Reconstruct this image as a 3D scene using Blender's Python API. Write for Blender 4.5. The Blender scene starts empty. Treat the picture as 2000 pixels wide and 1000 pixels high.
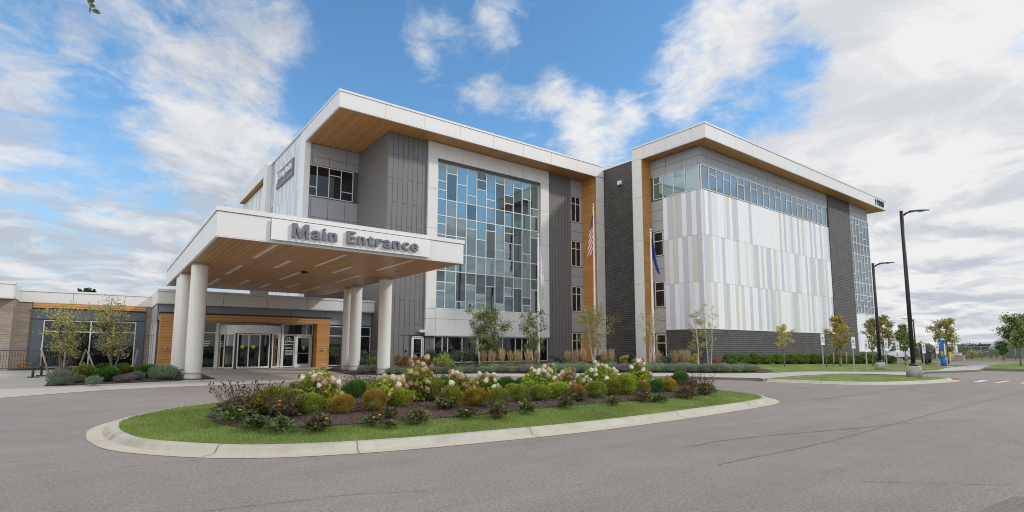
import bpy, math, random
import numpy as np
from mathutils import Vector, Matrix
from mathutils.geometry import tessellate_polygon
random.seed(7); RN=np.random.RandomState(11)
S=bpy.context.scene; COL=S.collection
# ------------------------------------------------------------------ camera
FPX,PCX,PCY=1039.18,985.79,561.35
YAW,PIT,ROL=math.radians(53.40323),math.radians(6.32225),math.radians(.22524)
H=1.5
def cam_axes():
    f=np.array([math.cos(PIT)*math.cos(YAW),math.cos(PIT)*math.sin(YAW),math.sin(PIT)])
    r=np.cross(f,[0,0,1]); r/=np.linalg.norm(r); u=np.cross(r,f); c,s=math.cos(ROL),math.sin(ROL)
    return np.array([c*r+s*u,-s*r+c*u,f])
CM=cam_axes()
cd=bpy.data.cameras.new("camera"); cam=bpy.data.objects.new("camera",cd); COL.objects.link(cam)
r_,u_,f_=[Vector(a) for a in CM]
cam.matrix_world=Matrix(((r_.x,u_.x,-f_.x,0),(r_.y,u_.y,-f_.y,0),(r_.z,u_.z,-f_.z,H),(0,0,0,1)))
cd.sensor_width=36; cd.lens=36*FPX/2000; cd.shift_x=(1000-PCX)/2000; cd.shift_y=(PCY-500)/2000
cd.clip_start=.05; cd.clip_end=6000
S.camera=cam
S.cycles.pixel_filter_type='BLACKMAN_HARRIS'; S.cycles.filter_width=1.05
def ray(x,y): return np.array([(x-PCX)/FPX,(PCY-y)/FPX,1.])@CM
def G(x,y,z=0.):
    """point of the level plane z seen at reference pixel (x,y)"""
    d=ray(x,y); t=(z-H)/d[2]; return (float(t*d[0]),float(t*d[1]),z)
def depth(P): return float(CM[2]@(np.array(P)-np.array([0,0,H])))
def hgt(P,ytop):
    """height above P whose image reaches row ytop"""
    lo,hi=0.,60.
    for _ in range(40):
        m=(lo+hi)/2; q=CM@np.array([P[0],P[1],P[2]+m-H])
        if PCY-FPX*q[1]/q[2]>ytop: lo=m
        else: hi=m
    return lo
# ------------------------------------------------------------------ light
SUN_EL=math.radians(35.5); SUN_AZ=math.radians(-41)   # direction towards the sun, from +X
sdir=Vector((math.cos(SUN_EL)*math.cos(SUN_AZ),math.cos(SUN_EL)*math.sin(SUN_AZ),math.sin(SUN_EL)))
sl=bpy.data.lights.new("sun","SUN"); sl.energy=1.2; sl.angle=math.radians(5); sl.color=(1,.92,.82)
so=bpy.data.objects.new("sun",sl); COL.objects.link(so); so.rotation_euler=sdir.to_track_quat('Z','Y').to_euler()
vs=S.view_settings; S.display_settings.display_device='sRGB'
vs.view_transform='Standard'; vs.look='None'; vs.exposure=0.66; vs.gamma=1; vs.use_curve_mapping=False
W=bpy.data.worlds.new("World"); S.world=W; W.use_nodes=True
nt=W.node_tree; nt.nodes.clear()
def N(nt,t,**k):
    n=nt.nodes.new(t)
    for a,b in k.items(): setattr(n,a,b)
    return n
def mth(nt,op,a,b=None,c=None,clamp=False):
    n=nt.nodes.new("ShaderNodeMath"); n.operation=op; n.use_clamp=clamp
    for i,v in enumerate((a,b,c)):
        if v is None: continue
        if isinstance(v,(int,float)): n.inputs[i].default_value=v
        else: nt.links.new(v,n.inputs[i])
    return n.outputs[0]
def vmath(nt,op,a,b=None):
    n=nt.nodes.new("ShaderNodeVectorMath"); n.operation=op
    for i,v in enumerate((a,b)):
        if v is None: continue
        if isinstance(v,(tuple,list)): n.inputs[i].default_value=v
        else: nt.links.new(v,n.inputs[i])
    return n
def maprange(nt,v,a,b,c=0,d=1,smooth=True):
    n=nt.nodes.new("ShaderNodeMapRange"); n.interpolation_type='SMOOTHSTEP' if smooth else 'LINEAR'
    nt.links.new(v,n.inputs[0])
    for i,x in enumerate((a,b,c,d)): n.inputs[i+1].default_value=x
    return n.outputs[0]
def mixc(nt,f,a,b,mode='MIX'):
    n=nt.nodes.new("ShaderNodeMix"); n.data_type='RGBA'; n.blend_type=mode
    for i,v in ((0,f),(6,a),(7,b)):
        if isinstance(v,(int,float)): n.inputs[i].default_value=v
        elif isinstance(v,(tuple,list)): n.inputs[i].default_value=(*v[:3],1)
        else: nt.links.new(v,n.inputs[i])
    return n.outputs[2]
def noise(nt,vec,scale,detail=4,rough=.55,dist=0):
    n=nt.nodes.new("ShaderNodeTexNoise"); n.inputs['Scale'].default_value=scale; n.inputs['Detail'].default_value=detail
    n.inputs['Roughness'].default_value=rough; n.inputs['Distortion'].default_value=dist
    if vec is not None: nt.links.new(vec,n.inputs['Vector'])
    return n.outputs[0]
def unit(px,py):
    d=ray(px,py); d=d/np.linalg.norm(d); return tuple(float(v) for v in d)
def unit_dir(x,y,z):
    l=math.sqrt(x*x+y*y+z*z); return (x/l,y/l,z/l)
tc=N(nt,"ShaderNodeTexCoord"); D=vmath(nt,'NORMALIZE',tc.outputs['Generated']).outputs[0]
sk=N(nt,"ShaderNodeTexSky",sky_type='NISHITA'); sk.sun_disc=False
sk.sun_elevation=SUN_EL; sk.sun_rotation=math.pi/2-SUN_AZ; sk.air_density=1.0; sk.dust_density=.3; sk.ozone_density=3.0; sk.altitude=200
sp=N(nt,"ShaderNodeSeparateXYZ"); nt.links.new(D,sp.inputs[0])
zc=mth(nt,'MAXIMUM',sp.outputs[2],0.0)
den=mth(nt,'ADD',zc,.16)
cb=N(nt,"ShaderNodeCombineXYZ")
nt.links.new(mth(nt,'DIVIDE',sp.outputs[0],den),cb.inputs[0]); nt.links.new(mth(nt,'DIVIDE',sp.outputs[1],den),cb.inputs[1])
P2=cb.outputs[0]
wv=N(nt,"ShaderNodeMapping"); wv.inputs['Rotation'].default_value=(0,0,math.radians(28)); wv.inputs['Scale'].default_value=(1.0,.72,1); nt.links.new(P2,wv.inputs[0])
n1=noise(nt,wv.outputs[0],1.9,10,.62,.35)
n2=noise(nt,vmath(nt,'ADD',P2,(7.3,2.1,0)).outputs[0],.9,5,.55,.1)
nf=noise(nt,vmath(nt,'ADD',P2,(3.1,8.4,0)).outputs[0],7.5,7,.65,.6)
base=mth(nt,'ADD',mth(nt,'ADD',mth(nt,'MULTIPLY',n1,.95),mth(nt,'MULTIPLY',n2,.40)),mth(nt,'MULTIPLY',nf,.44))
base=mth(nt,'SUBTRACT',base,.395)
# broad banks of cloud (+) and open blue (-) by compass direction; radius in degrees
LOBES=[((1850,120),20,.12),((1960,420),16,.13),((1560,60),11,.13),((1340,130),6,.12),((1700,260),9,.10),((1450,330),5,.10),((1500,190),6,-.05),((1560,160),3.5,-.14),((1440,215),3,-.10),((1640,130),3,-.08),
       ((40,230),10,.09),((150,80),8,.04),((250,100),5,.05),((430,230),6,.13),((330,190),4,.10),((560,180),5,.10),((480,300),5,.11),((300,150),4,-.08),((230,330),6,-.06),((240,250),4,-.10),((150,15),5,.05),
       ((300,340),7,.05),((100,470),12,.07),((20,270),4,.08),((180,395),5,-.12),
       ((1010,215),4.5,.13),((880,120),5,.19),((1185,250),3.5,.23),((1115,165),3,.19),((1020,15),4,.16),((440,15),6,.14),((560,15),4,.10),((850,95),3,.08),((1120,290),2.5,.10),
       ((720,110),9,-.10),((1180,60),7,-.12),((640,60),6,-.06),((950,60),5,-.08),((1250,230),4,-.07),((1080,110),3,-.05)]
acc=base
for (px,py),rad,wt in LOBES:
    u=unit(px,py); dt=vmath(nt,'DOT_PRODUCT',D,u).outputs['Value']
    acc=mth(nt,'ADD',acc,maprange(nt,dt,math.cos(math.radians(rad*1.5)),1.0,0,wt))
lowb=maprange(nt,zc,.36,.06,0,.22)
acc=mth(nt,'ADD',acc,lowb)
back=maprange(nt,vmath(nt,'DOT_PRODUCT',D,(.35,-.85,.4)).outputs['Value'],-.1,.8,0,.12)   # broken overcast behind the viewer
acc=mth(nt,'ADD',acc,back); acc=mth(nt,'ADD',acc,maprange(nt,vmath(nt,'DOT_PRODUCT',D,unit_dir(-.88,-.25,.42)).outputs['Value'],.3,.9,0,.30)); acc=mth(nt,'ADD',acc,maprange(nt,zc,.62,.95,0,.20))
dens=maprange(nt,acc,.52,.80)
# cloud brightness: whiter towards the sun side, grey-violet where thick
sunny=maprange(nt,vmath(nt,'DOT_PRODUCT',D,unit(1750,200)).outputs['Value'],.45,.97)
n3=noise(nt,vmath(nt,'ADD',P2,(1.7,9.2,3)).outputs[0],2.6,9,.62,.5)
lit=mth(nt,'ADD',mth(nt,'MULTIPLY',sunny,.42),mth(nt,'MULTIPLY',maprange(nt,n3,.34,.68),.85))
lit=mth(nt,'ADD',lit,maprange(nt,vmath(nt,'DOT_PRODUCT',D,(-.72,-.50,.48)).outputs['Value'],.05,.75,0,1.5))  # out-of-view clouds behind the viewer made brighter as fill for shaded faces
lowg=maprange(nt,zc,.34,.05,0,.42)
lit=mth(nt,'SUBTRACT',lit,mth(nt,'MULTIPLY',lowg,maprange(nt,n3,.62,.38)))
ccx=N(nt,'ShaderNodeMix',data_type='RGBA',clamp_factor=False); nt.links.new(mth(nt,'MINIMUM',mth(nt,'MAXIMUM',lit,0.0),1.0),ccx.inputs[0]); ccx.inputs[6].default_value=(.33,.355,.40,1); ccx.inputs[7].default_value=(.55,.55,.55,1); ccol=ccx.outputs[2]
skc=N(nt,"ShaderNodeVectorMath",operation='SCALE'); nt.links.new(sk.outputs[0],skc.inputs[0]); skc.inputs['Scale'].default_value=.088
hz=maprange(nt,zc,.42,.0,0,.8)
skt=mixc(nt,1.0,skc.outputs[0],(1.0,1.38,1.46),'MULTIPLY')
skyc=mixc(nt,hz,skt,(.26,.32,.39))
glow=maprange(nt,vmath(nt,'DOT_PRODUCT',D,unit_dir(-.88,-.25,.42)).outputs['Value'],.15,.95,1.0,1.75)   # added brightness in the unseen sky behind left, lifts the shaded faces
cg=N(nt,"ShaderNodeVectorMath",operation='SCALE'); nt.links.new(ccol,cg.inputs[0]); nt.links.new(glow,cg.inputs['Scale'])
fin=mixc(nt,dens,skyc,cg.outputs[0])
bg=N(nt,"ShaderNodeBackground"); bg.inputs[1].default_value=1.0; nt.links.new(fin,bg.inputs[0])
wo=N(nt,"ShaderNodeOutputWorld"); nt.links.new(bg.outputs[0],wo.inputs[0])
# ------------------------------------------------------------------ materials
def mat(name): 
    m=bpy.data.materials.new(name); m.use_nodes=True; return m,m.node_tree,m.node_tree.nodes['Principled BSDF']
def lk(nt,a,b): nt.links.new(a,b)
def geo(nt): return N(nt,"ShaderNodeNewGeometry").outputs['Position']
def bump(nt,b,h,dist,strength=.5):
    n=N(nt,"ShaderNodeBump"); n.inputs['Strength'].default_value=strength; n.inputs['Distance'].default_value=dist
    lk(nt,h,n.inputs['Height']); lk(nt,n.outputs[0],b.inputs['Normal'])
def plain(name,c,rough=.5,metal=0,var=.06,scale=1.2,spec=.5,bmp=0,bscale=60):
    m,nt,b=mat(name); g=geo(nt); n=noise(nt,g,scale,5)
    lk(nt,mixc(nt,maprange(nt,n,.3,.7),tuple(x*(1-var) for x in c),tuple(min(1,x*(1+var)) for x in c)),b.inputs['Base Color'])
    b.inputs['Roughness'].default_value=rough; b.inputs['Metallic'].default_value=metal; b.inputs['Specular IOR Level'].default_value=spec
    if bmp: bump(nt,b,noise(nt,g,bscale,3),bmp)
    return m
def panelmat(name,c,rough=.38,dirt=.10):
    m,nt,b=mat(name); g=geo(nt)
    mp=N(nt,"ShaderNodeMapping"); mp.inputs['Scale'].default_value=(3,3,.35); lk(nt,g,mp.inputs[0])
    n=noise(nt,mp.outputs[0],1.6,6,.6); n2=noise(nt,g,.25,3)
    f=mth(nt,'ADD',mth(nt,'MULTIPLY',maprange(nt,n,.45,.8),.6),mth(nt,'MULTIPLY',maprange(nt,n2,.4,.7),.4))
    lk(nt,mixc(nt,f,c,tuple(x*(1-dirt) for x in c)),b.inputs['Base Color']); b.inputs['Roughness'].default_value=rough
    bump(nt,b,noise(nt,g,.7,2),.01,.15)
    return m
M={}
M['white']=panelmat('white_panel',(.74,.73,.71),.35,.08)
M['white2']=panelmat('white_cap',(.79,.78,.76),.4)
M['strip_w']=panelmat('strip_white',(.82,.825,.845),.45,.04)
M['strip_l']=panelmat('strip_lavender',(.56,.57,.635),.45,.04)
M['strip_m']=panelmat('strip_pale',(.72,.73,.77),.45,.04)
M['strip_b']=panelmat('strip_beige',(.63,.615,.58),.45,.04)
M['seam']=plain('seam_dark',(.09,.09,.095),.8)
M['seam_l']=plain('seam_grey',(.30,.30,.30),.8)
M['grey']=panelmat('grey_panel',(.175,.168,.168),.42,.1)
M['blue']=panelmat('bluegrey_panel',(.36,.37,.405),.45,.06)
M['darkblue']=panelmat('slate_panel',(.10,.115,.14),.45,.06)
M['frame']=plain('window_frame',(.70,.70,.69),.35)
M['black']=plain('black_frame',(.012,.012,.014),.35)
M['bronze']=plain('dark_bronze',(.022,.021,.022),.45,.3)
M['column']=panelmat('column_paint',(.74,.725,.69),.5,.08)
M['conc_col']=plain('column_plinth',(.52,.51,.48),.8,0,.1,6)
def brick(name,c1,c2,mort,w=.4,h=.1,ms=.012,bands=False):
    m,nt,b=mat(name); ge=N(nt,"ShaderNodeNewGeometry"); p=N(nt,"ShaderNodeSeparateXYZ"); lk(nt,ge.outputs['Position'],p.inputs[0])
    q=N(nt,"ShaderNodeSeparateXYZ"); lk(nt,ge.outputs['True Normal'],q.inputs[0])
    u=mth(nt,'ADD',mth(nt,'MULTIPLY',p.outputs[0],mth(nt,'ABSOLUTE',q.outputs[1])),mth(nt,'MULTIPLY',p.outputs[1],mth(nt,'ABSOLUTE',q.outputs[0])))
    cb=N(nt,"ShaderNodeCombineXYZ"); lk(nt,u,cb.inputs[0]); lk(nt,p.outputs[2],cb.inputs[1])
    t=N(nt,"ShaderNodeTexBrick"); lk(nt,cb.outputs[0],t.inputs['Vector']); t.inputs['Scale'].default_value=1
    t.inputs['Brick Width'].default_value=w; t.inputs['Row Height'].default_value=h; t.inputs['Mortar Size'].default_value=ms
    t.inputs['Color1'].default_value=(*c1,1); t.inputs['Color2'].default_value=(*c2,1); t.inputs['Mortar'].default_value=(*mort,1); t.inputs['Bias'].default_value=0
    n=noise(nt,ge.outputs['Position'],1.1,6,.65)
    col=mixc(nt,maprange(nt,n,.3,.75),t.outputs['Color'],mixc(nt,.32,t.outputs['Color'],mort))
    lk(nt,col,b.inputs['Base Color']); b.inputs['Roughness'].default_value=.6
    bump(nt,b,t.outputs['Fac'],-.008,.6); return m
M['brick']=brick('charcoal_brick',(.016,.016,.018),(.045,.044,.045),(.15,.14,.128),.46,.165,.018)
M['tan']=brick('tan_brick',(.20,.155,.115),(.33,.265,.205),(.36,.32,.27),.6,.1,.012)
def wood(name,axis,pitch=.15,c=(.60,.295,.095)):
    m,nt,b=mat(name); p=N(nt,"ShaderNodeSeparateXYZ"); g=geo(nt); lk(nt,g,p.inputs[0]); o=p.outputs[axis]
    fr=mth(nt,'FRACT',mth(nt,'DIVIDE',mth(nt,'ADD',o,100.),pitch)); idx=mth(nt,'FLOOR',mth(nt,'DIVIDE',mth(nt,'ADD',o,100.),pitch))
    wn=N(nt,"ShaderNodeTexWhiteNoise",noise_dimensions='1D'); lk(nt,idx,wn.inputs['W'])
    gap=mth(nt,'LESS_THAN',fr,.10)
    mp=N(nt,"ShaderNodeMapping"); sc=[.6,.6,.6]; sc[axis]=14; 
    if axis==2: sc=[.6,.6,18]
    mp.inputs['Scale'].default_value=sc; lk(nt,g,mp.inputs[0]); n=noise(nt,mp.outputs[0],2.2,5,.6)
    c0=mixc(nt,wn.outputs[0],tuple(x*.86 for x in c),tuple(min(1,x*1.1) for x in c))
    c1=mixc(nt,maprange(nt,n,.35,.7,0,.35),c0,tuple(x*.55 for x in c))
    lk(nt,mixc(nt,gap,c1,tuple(x*.25 for x in c)),b.inputs['Base Color']); b.inputs['Roughness'].default_value=.42
    bump(nt,b,mth(nt,'SUBTRACT',1.,gap),.01,.6); return m
M['wood_x']=wood('wood_soffit',0); M['wood_y']=wood('wood_soffit_side',1); M['wood_z']=wood('wood_siding',2,.16,(.60,.29,.085))
M['wood_c']=wood('wood_canopy',0,.2,(.58,.30,.11))
def glass(name,c,fac,tint=(.78,.90,.93),rough=.015,wav=.004):
    m,nt,b=mat(name); nt.nodes.remove(b); out=nt.nodes['Material Output']
    d=N(nt,"ShaderNodeBsdfDiffuse"); g=geo(nt)
    lk(nt,mixc(nt,noise(nt,g,.6,3),tuple(x*.6 for x in c),tuple(x*1.4 for x in c)),d.inputs[0])
    gl=N(nt,"ShaderNodeBsdfGlossy"); gl.inputs[0].default_value=(*tint,1); gl.inputs['Roughness'].default_value=rough
    bp=N(nt,"ShaderNodeBump"); bp.inputs['Strength'].default_value=.25; bp.inputs['Distance'].default_value=wav; lk(nt,noise(nt,g,.9,2),bp.inputs['Height']); lk(nt,bp.outputs[0],gl.inputs['Normal'])
    fr=N(nt,"ShaderNodeFresnel"); fr.inputs[0].default_value=1.5
    f=mth(nt,'ADD',mth(nt,'MULTIPLY',fr.outputs[0],1-fac),fac,clamp=True)
    mx=N(nt,"ShaderNodeMixShader"); lk(nt,f,mx.inputs[0]); lk(nt,d.outputs[0],mx.inputs[1]); lk(nt,gl.outputs[0],mx.inputs[2]); lk(nt,mx.outputs[0],out.inputs[0]); return m
M['glass']=glass('curtain_glass',(.012,.034,.038),.36,(.70,.84,.86))
M['glass_teal']=glass('spandrel_glass',(.05,.115,.11),.28,(.72,.86,.86))
M['glass_deep']=glass('deep_glass',(.010,.020,.024),.15,(.74,.84,.84))
M['glass_side']=glass('ribbon_glass',(.025,.04,.05),.28,(.80,.88,.95))
M['glass_dark']=glass('dark_glass',(.006,.007,.009),.03,(.8,.85,.85))
M['metal']=plain('brushed_metal',(.45,.45,.46),.35,.9)
M['whitepole']=plain('white_pole',(.78,.78,.77),.3)
M['gold']=plain('gold_ball',(.75,.70,.52),.2,.6)
M['galv']=plain('galvanised',(.30,.32,.33),.5,.5)
M['lens']=plain('light_lens',(.80,.79,.76),.35)
M['letter']=plain('letter_grey',(.17,.175,.205),.4)
M['lettertrim']=plain('letter_white',(.8,.8,.8),.4)
M['signplate']=plain('sign_plate',(.17,.17,.18),.4)
M['blackmark']=plain('black_mark',(.02,.02,.022),.5)
def ground(name,c,s1,a1,s2,a2,rough=.9,bd=.01,bs=90,tint=None,tf=.0):
    m,nt,b=mat(name); g=geo(nt); n=noise(nt,g,s1,6,.6); n2=noise(nt,g,s2,4,.7)
    f=mth(nt,'ADD',mth(nt,'MULTIPLY',mth(nt,'SUBTRACT',n,.5),a1),mth(nt,'MULTIPLY',mth(nt,'SUBTRACT',n2,.5),a2)); f=mth(nt,'ADD',f,1.)
    s=N(nt,"ShaderNodeVectorMath",operation='SCALE'); s.inputs[0].default_value=c; lk(nt,f,s.inputs['Scale'])
    col=s.outputs[0]
    if tint is not None:
        n3=noise(nt,vmath(nt,'ADD',g,(31,5,0)).outputs[0],tf,4,.6); col=mixc(nt,maprange(nt,n3,.42,.66),col,tint)
    lk(nt,col,b.inputs['Base Color']); b.inputs['Roughness'].default_value=rough; b.inputs['Specular IOR Level'].default_value=.25
    bump(nt,b,noise(nt,g,bs,3,.7),bd,.6); return m
def asphaltmat(name,c,patch=True):
    m,nt,b=mat(name); g=geo(nt)
    mp=N(nt,"ShaderNodeMapping"); mp.inputs['Rotation'].default_value=(0,0,.42); mp.inputs['Scale'].default_value=(.16,1.5,1); lk(nt,g,mp.inputs[0])
    st=noise(nt,mp.outputs[0],1.0,5,.55); big=noise(nt,g,.09,4,.5); mid=noise(nt,g,1.3,5,.65); fine=noise(nt,g,70,2,.8); sp=noise(nt,g,26,3,.75)
    f=mth(nt,'ADD',1.,mth(nt,'MULTIPLY',mth(nt,'SUBTRACT',st,.5),.30))
    f=mth(nt,'ADD',f,mth(nt,'MULTIPLY',mth(nt,'SUBTRACT',big,.5),.60)); f=mth(nt,'ADD',f,mth(nt,'MULTIPLY',mth(nt,'SUBTRACT',mid,.5),.34))
    f=mth(nt,'ADD',f,mth(nt,'MULTIPLY',mth(nt,'SUBTRACT',fine,.5),1.7)); f=mth(nt,'ADD',f,mth(nt,'MULTIPLY',mth(nt,'SUBTRACT',sp,.5),1.3))
    s=N(nt,"ShaderNodeVectorMath",operation='SCALE'); s.inputs[0].default_value=c; lk(nt,f,s.inputs['Scale'])
    spk=maprange(nt,noise(nt,g,60,1,.5),.70,.78); col=mixc(nt,mth(nt,'MULTIPLY',spk,.55),s.outputs[0],(.42,.39,.36))
    # tyre scuffs: thin dark arcs
    mp2=N(nt,"ShaderNodeMapping"); mp2.inputs['Rotation'].default_value=(0,0,.30); mp2.inputs['Scale'].default_value=(.05,1.1,1); lk(nt,g,mp2.inputs[0])
    sc=noise(nt,mp2.outputs[0],2.4,3,.5,.6); sc=mth(nt,'MULTIPLY',maprange(nt,mth(nt,'ABSOLUTE',mth(nt,'SUBTRACT',sc,.5)),.012,.0),maprange(nt,mid,.45,.65,0,.40))
    col=mixc(nt,sc,col,tuple(x*.45 for x in c))
    oil=maprange(nt,noise(nt,g,.75,3,.55),.66,.74,0,.30); col=mixc(nt,oil,col,tuple(x*.5 for x in c))
    dust=maprange(nt,noise(nt,vmath(nt,'ADD',g,(11,4,0)).outputs[0],.22,6,.65),.52,.75,0,.35); col=mixc(nt,dust,col,(.33,.30,.27))
    lk(nt,col,b.inputs['Base Color']); b.inputs['Roughness'].default_value=.85; b.inputs['Specular IOR Level'].default_value=.35
    bump(nt,b,fine,.004,.7); return m
M['asphalt']=asphaltmat('asphalt',(.243,.213,.193))
M['patch']=asphaltmat('asphalt_patch',(.19,.165,.15))
M['crack']=plain('crack_tar',(.155,.137,.127),.7)
M['concrete']=ground('concrete',(.43,.405,.365),.5,.25,7,.22,.85,.003,120)
M['kerb']=ground('kerb_concrete',(.44,.42,.365),.9,.3,14,.3,.85,.004,90,(.37,.345,.285),2.2)
M['gutter']=ground('gutter_concrete',(.48,.43,.345),.8,.25,12,.25,.85,.004,90)
M['kerbdark']=ground('worn_kerb',(.17,.165,.16),.9,.4,10,.3,.85,.004,90)
M['mulch']=ground('mulch',(.085,.055,.048),1.2,.4,34,1.6,.95,.03,42)
M['lawn']=ground('lawn',(.125,.18,.037),.7,.5,26,1.1,.9,.03,55,(.21,.25,.07),.9)
M['field']=ground('field',(.13,.15,.05),.05,.6,1.5,.5,.95,.02,10)
M['paint']=ground('road_paint',(.62,.61,.58),4,.4,30,.5,.7,.002,80)
M['redpad']=ground('red_pad',(.30,.09,.06),4,.3,30,.4,.8,.004,80)
def leafmat(name,c1,c2,tr=.3):
    m,nt,b=mat(name); nt.nodes.remove(b); out=nt.nodes['Material Output']
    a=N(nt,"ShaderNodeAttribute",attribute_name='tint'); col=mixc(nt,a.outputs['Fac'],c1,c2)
    oi=N(nt,"ShaderNodeObjectInfo"); hs=N(nt,"ShaderNodeHueSaturation"); lk(nt,col,hs.inputs['Color'])
    lk(nt,maprange(nt,oi.outputs['Random'],0,1,.78,1.22,False),hs.inputs['Value']); lk(nt,maprange(nt,oi.outputs['Random'],0,1,.485,.515,False),hs.inputs['Hue'])
    d=N(nt,"ShaderNodeBsdfDiffuse"); t=N(nt,"ShaderNodeBsdfTranslucent"); lk(nt,hs.outputs[0],d.inputs[0]); lk(nt,hs.outputs[0],t.inputs[0])
    gl=N(nt,"ShaderNodeBsdfGlossy"); gl.inputs['Roughness'].default_value=.45; gl.inputs[0].default_value=(.6,.6,.6,1)
    mx=N(nt,"ShaderNodeMixShader"); mx.inputs[0].default_value=tr; lk(nt,d.outputs[0],mx.inputs[1]); lk(nt,t.outputs[0],mx.inputs[2])
    m2=N(nt,"ShaderNodeMixShader"); m2.inputs[0].default_value=.04; lk(nt,mx.outputs[0],m2.inputs[1]); lk(nt,gl.outputs[0],m2.inputs[2]); lk(nt,m2.outputs[0],out.inputs[0]); return m
LM={'box':leafmat('boxwood_leaf',(.10,.15,.02),(.34,.34,.05)),'boxo':leafmat('boxwood_orange',(.19,.20,.025),(.50,.32,.06)),
 'boxd':leafmat('deep_green_leaf',(.045,.11,.02),(.13,.24,.05)),'boxy':leafmat('yellow_green_leaf',(.16,.22,.02),(.46,.48,.06)),
 'hyd':leafmat('hydrangea_leaf',(.12,.19,.02),(.42,.45,.06)),'cone':leafmat('coneflower_leaf',(.06,.105,.028),(.17,.23,.075)),
 'dead':leafmat('dead_stem',(.07,.045,.022),(.22,.15,.08)),'lav':leafmat('lavender_leaf',(.12,.175,.10),(.33,.40,.27)),
 'lavp':leafmat('lavender_purplish',(.16,.15,.15),(.33,.31,.31)),
 'grassb':leafmat('grass_blade',(.07,.13,.018),(.20,.23,.06)),'plume':leafmat('grass_plume',(.36,.25,.13),(.60,.46,.28)),'gbase':leafmat('grass_tuft',(.16,.20,.04),(.33,.33,.10)),
 'birch':leafmat('birch_leaf',(.10,.15,.035),(.32,.36,.12)),'birchy':leafmat('birch_yellow',(.20,.23,.05),(.52,.50,.14)),
 'dog':leafmat('dogwood_leaf',(.28,.30,.08),(.60,.56,.22)),'maple':leafmat('maple_leaf',(.16,.18,.05),(.42,.36,.14)),'mapleg':leafmat('maple_green',(.09,.14,.03),(.28,.33,.10)),
 'yel':leafmat('yellow_tree_leaf',(.32,.29,.05),(.65,.58,.14)),'jun':leafmat('juniper_leaf',(.05,.08,.045),(.17,.22,.14)),
 'hedge':leafmat('hedge_leaf',(.06,.11,.02),(.20,.26,.05)),'far':leafmat('far_leaf',(.10,.13,.06),(.22,.25,.12)),'fard':leafmat('far_dark_leaf',(.045,.065,.035),(.12,.15,.08)),
 'rust':leafmat('rust_leaf',(.13,.12,.02),(.40,.14,.05)),'orange':leafmat('orange_leaf',(.30,.14,.03),(.55,.28,.08))}
M['bark']=plain('bark',(.16,.13,.105),.9,0,.2,12); M['birchbark']=plain('birch_bark',(.50,.46,.40),.8,0,.3,18)
M['stake']=plain('wood_stake',(.36,.31,.25),.9,0,.15,10)
def bloommat(name,c1,c2):
    m,nt,b=mat(name); g=geo(nt); n=noise(nt,g,28,4,.7); oi=N(nt,"ShaderNodeObjectInfo")
    f=mth(nt,'ADD',mth(nt,'MULTIPLY',n,.7),mth(nt,'MULTIPLY',oi.outputs['Random'],.5)); lk(nt,mixc(nt,maprange(nt,f,.35,.9),c1,c2),b.inputs['Base Color'])
    b.inputs['Roughness'].default_value=.8; b.inputs['Subsurface Weight'].default_value=.0; bump(nt,b,noise(nt,g,70,3),.02,.8); return m
BM={'w':bloommat('bloom_white',(.66,.64,.48),(.84,.81,.68)),'c':bloommat('bloom_cream',(.52,.45,.24),(.74,.67,.46)),'p':bloommat('bloom_pink',(.56,.42,.26),(.74,.63,.44)),'b':bloommat('bloom_brown',(.26,.15,.085),(.50,.34,.21)),'g':bloommat('bloom_green',(.42,.42,.16),(.62,.58,.30))}
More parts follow.
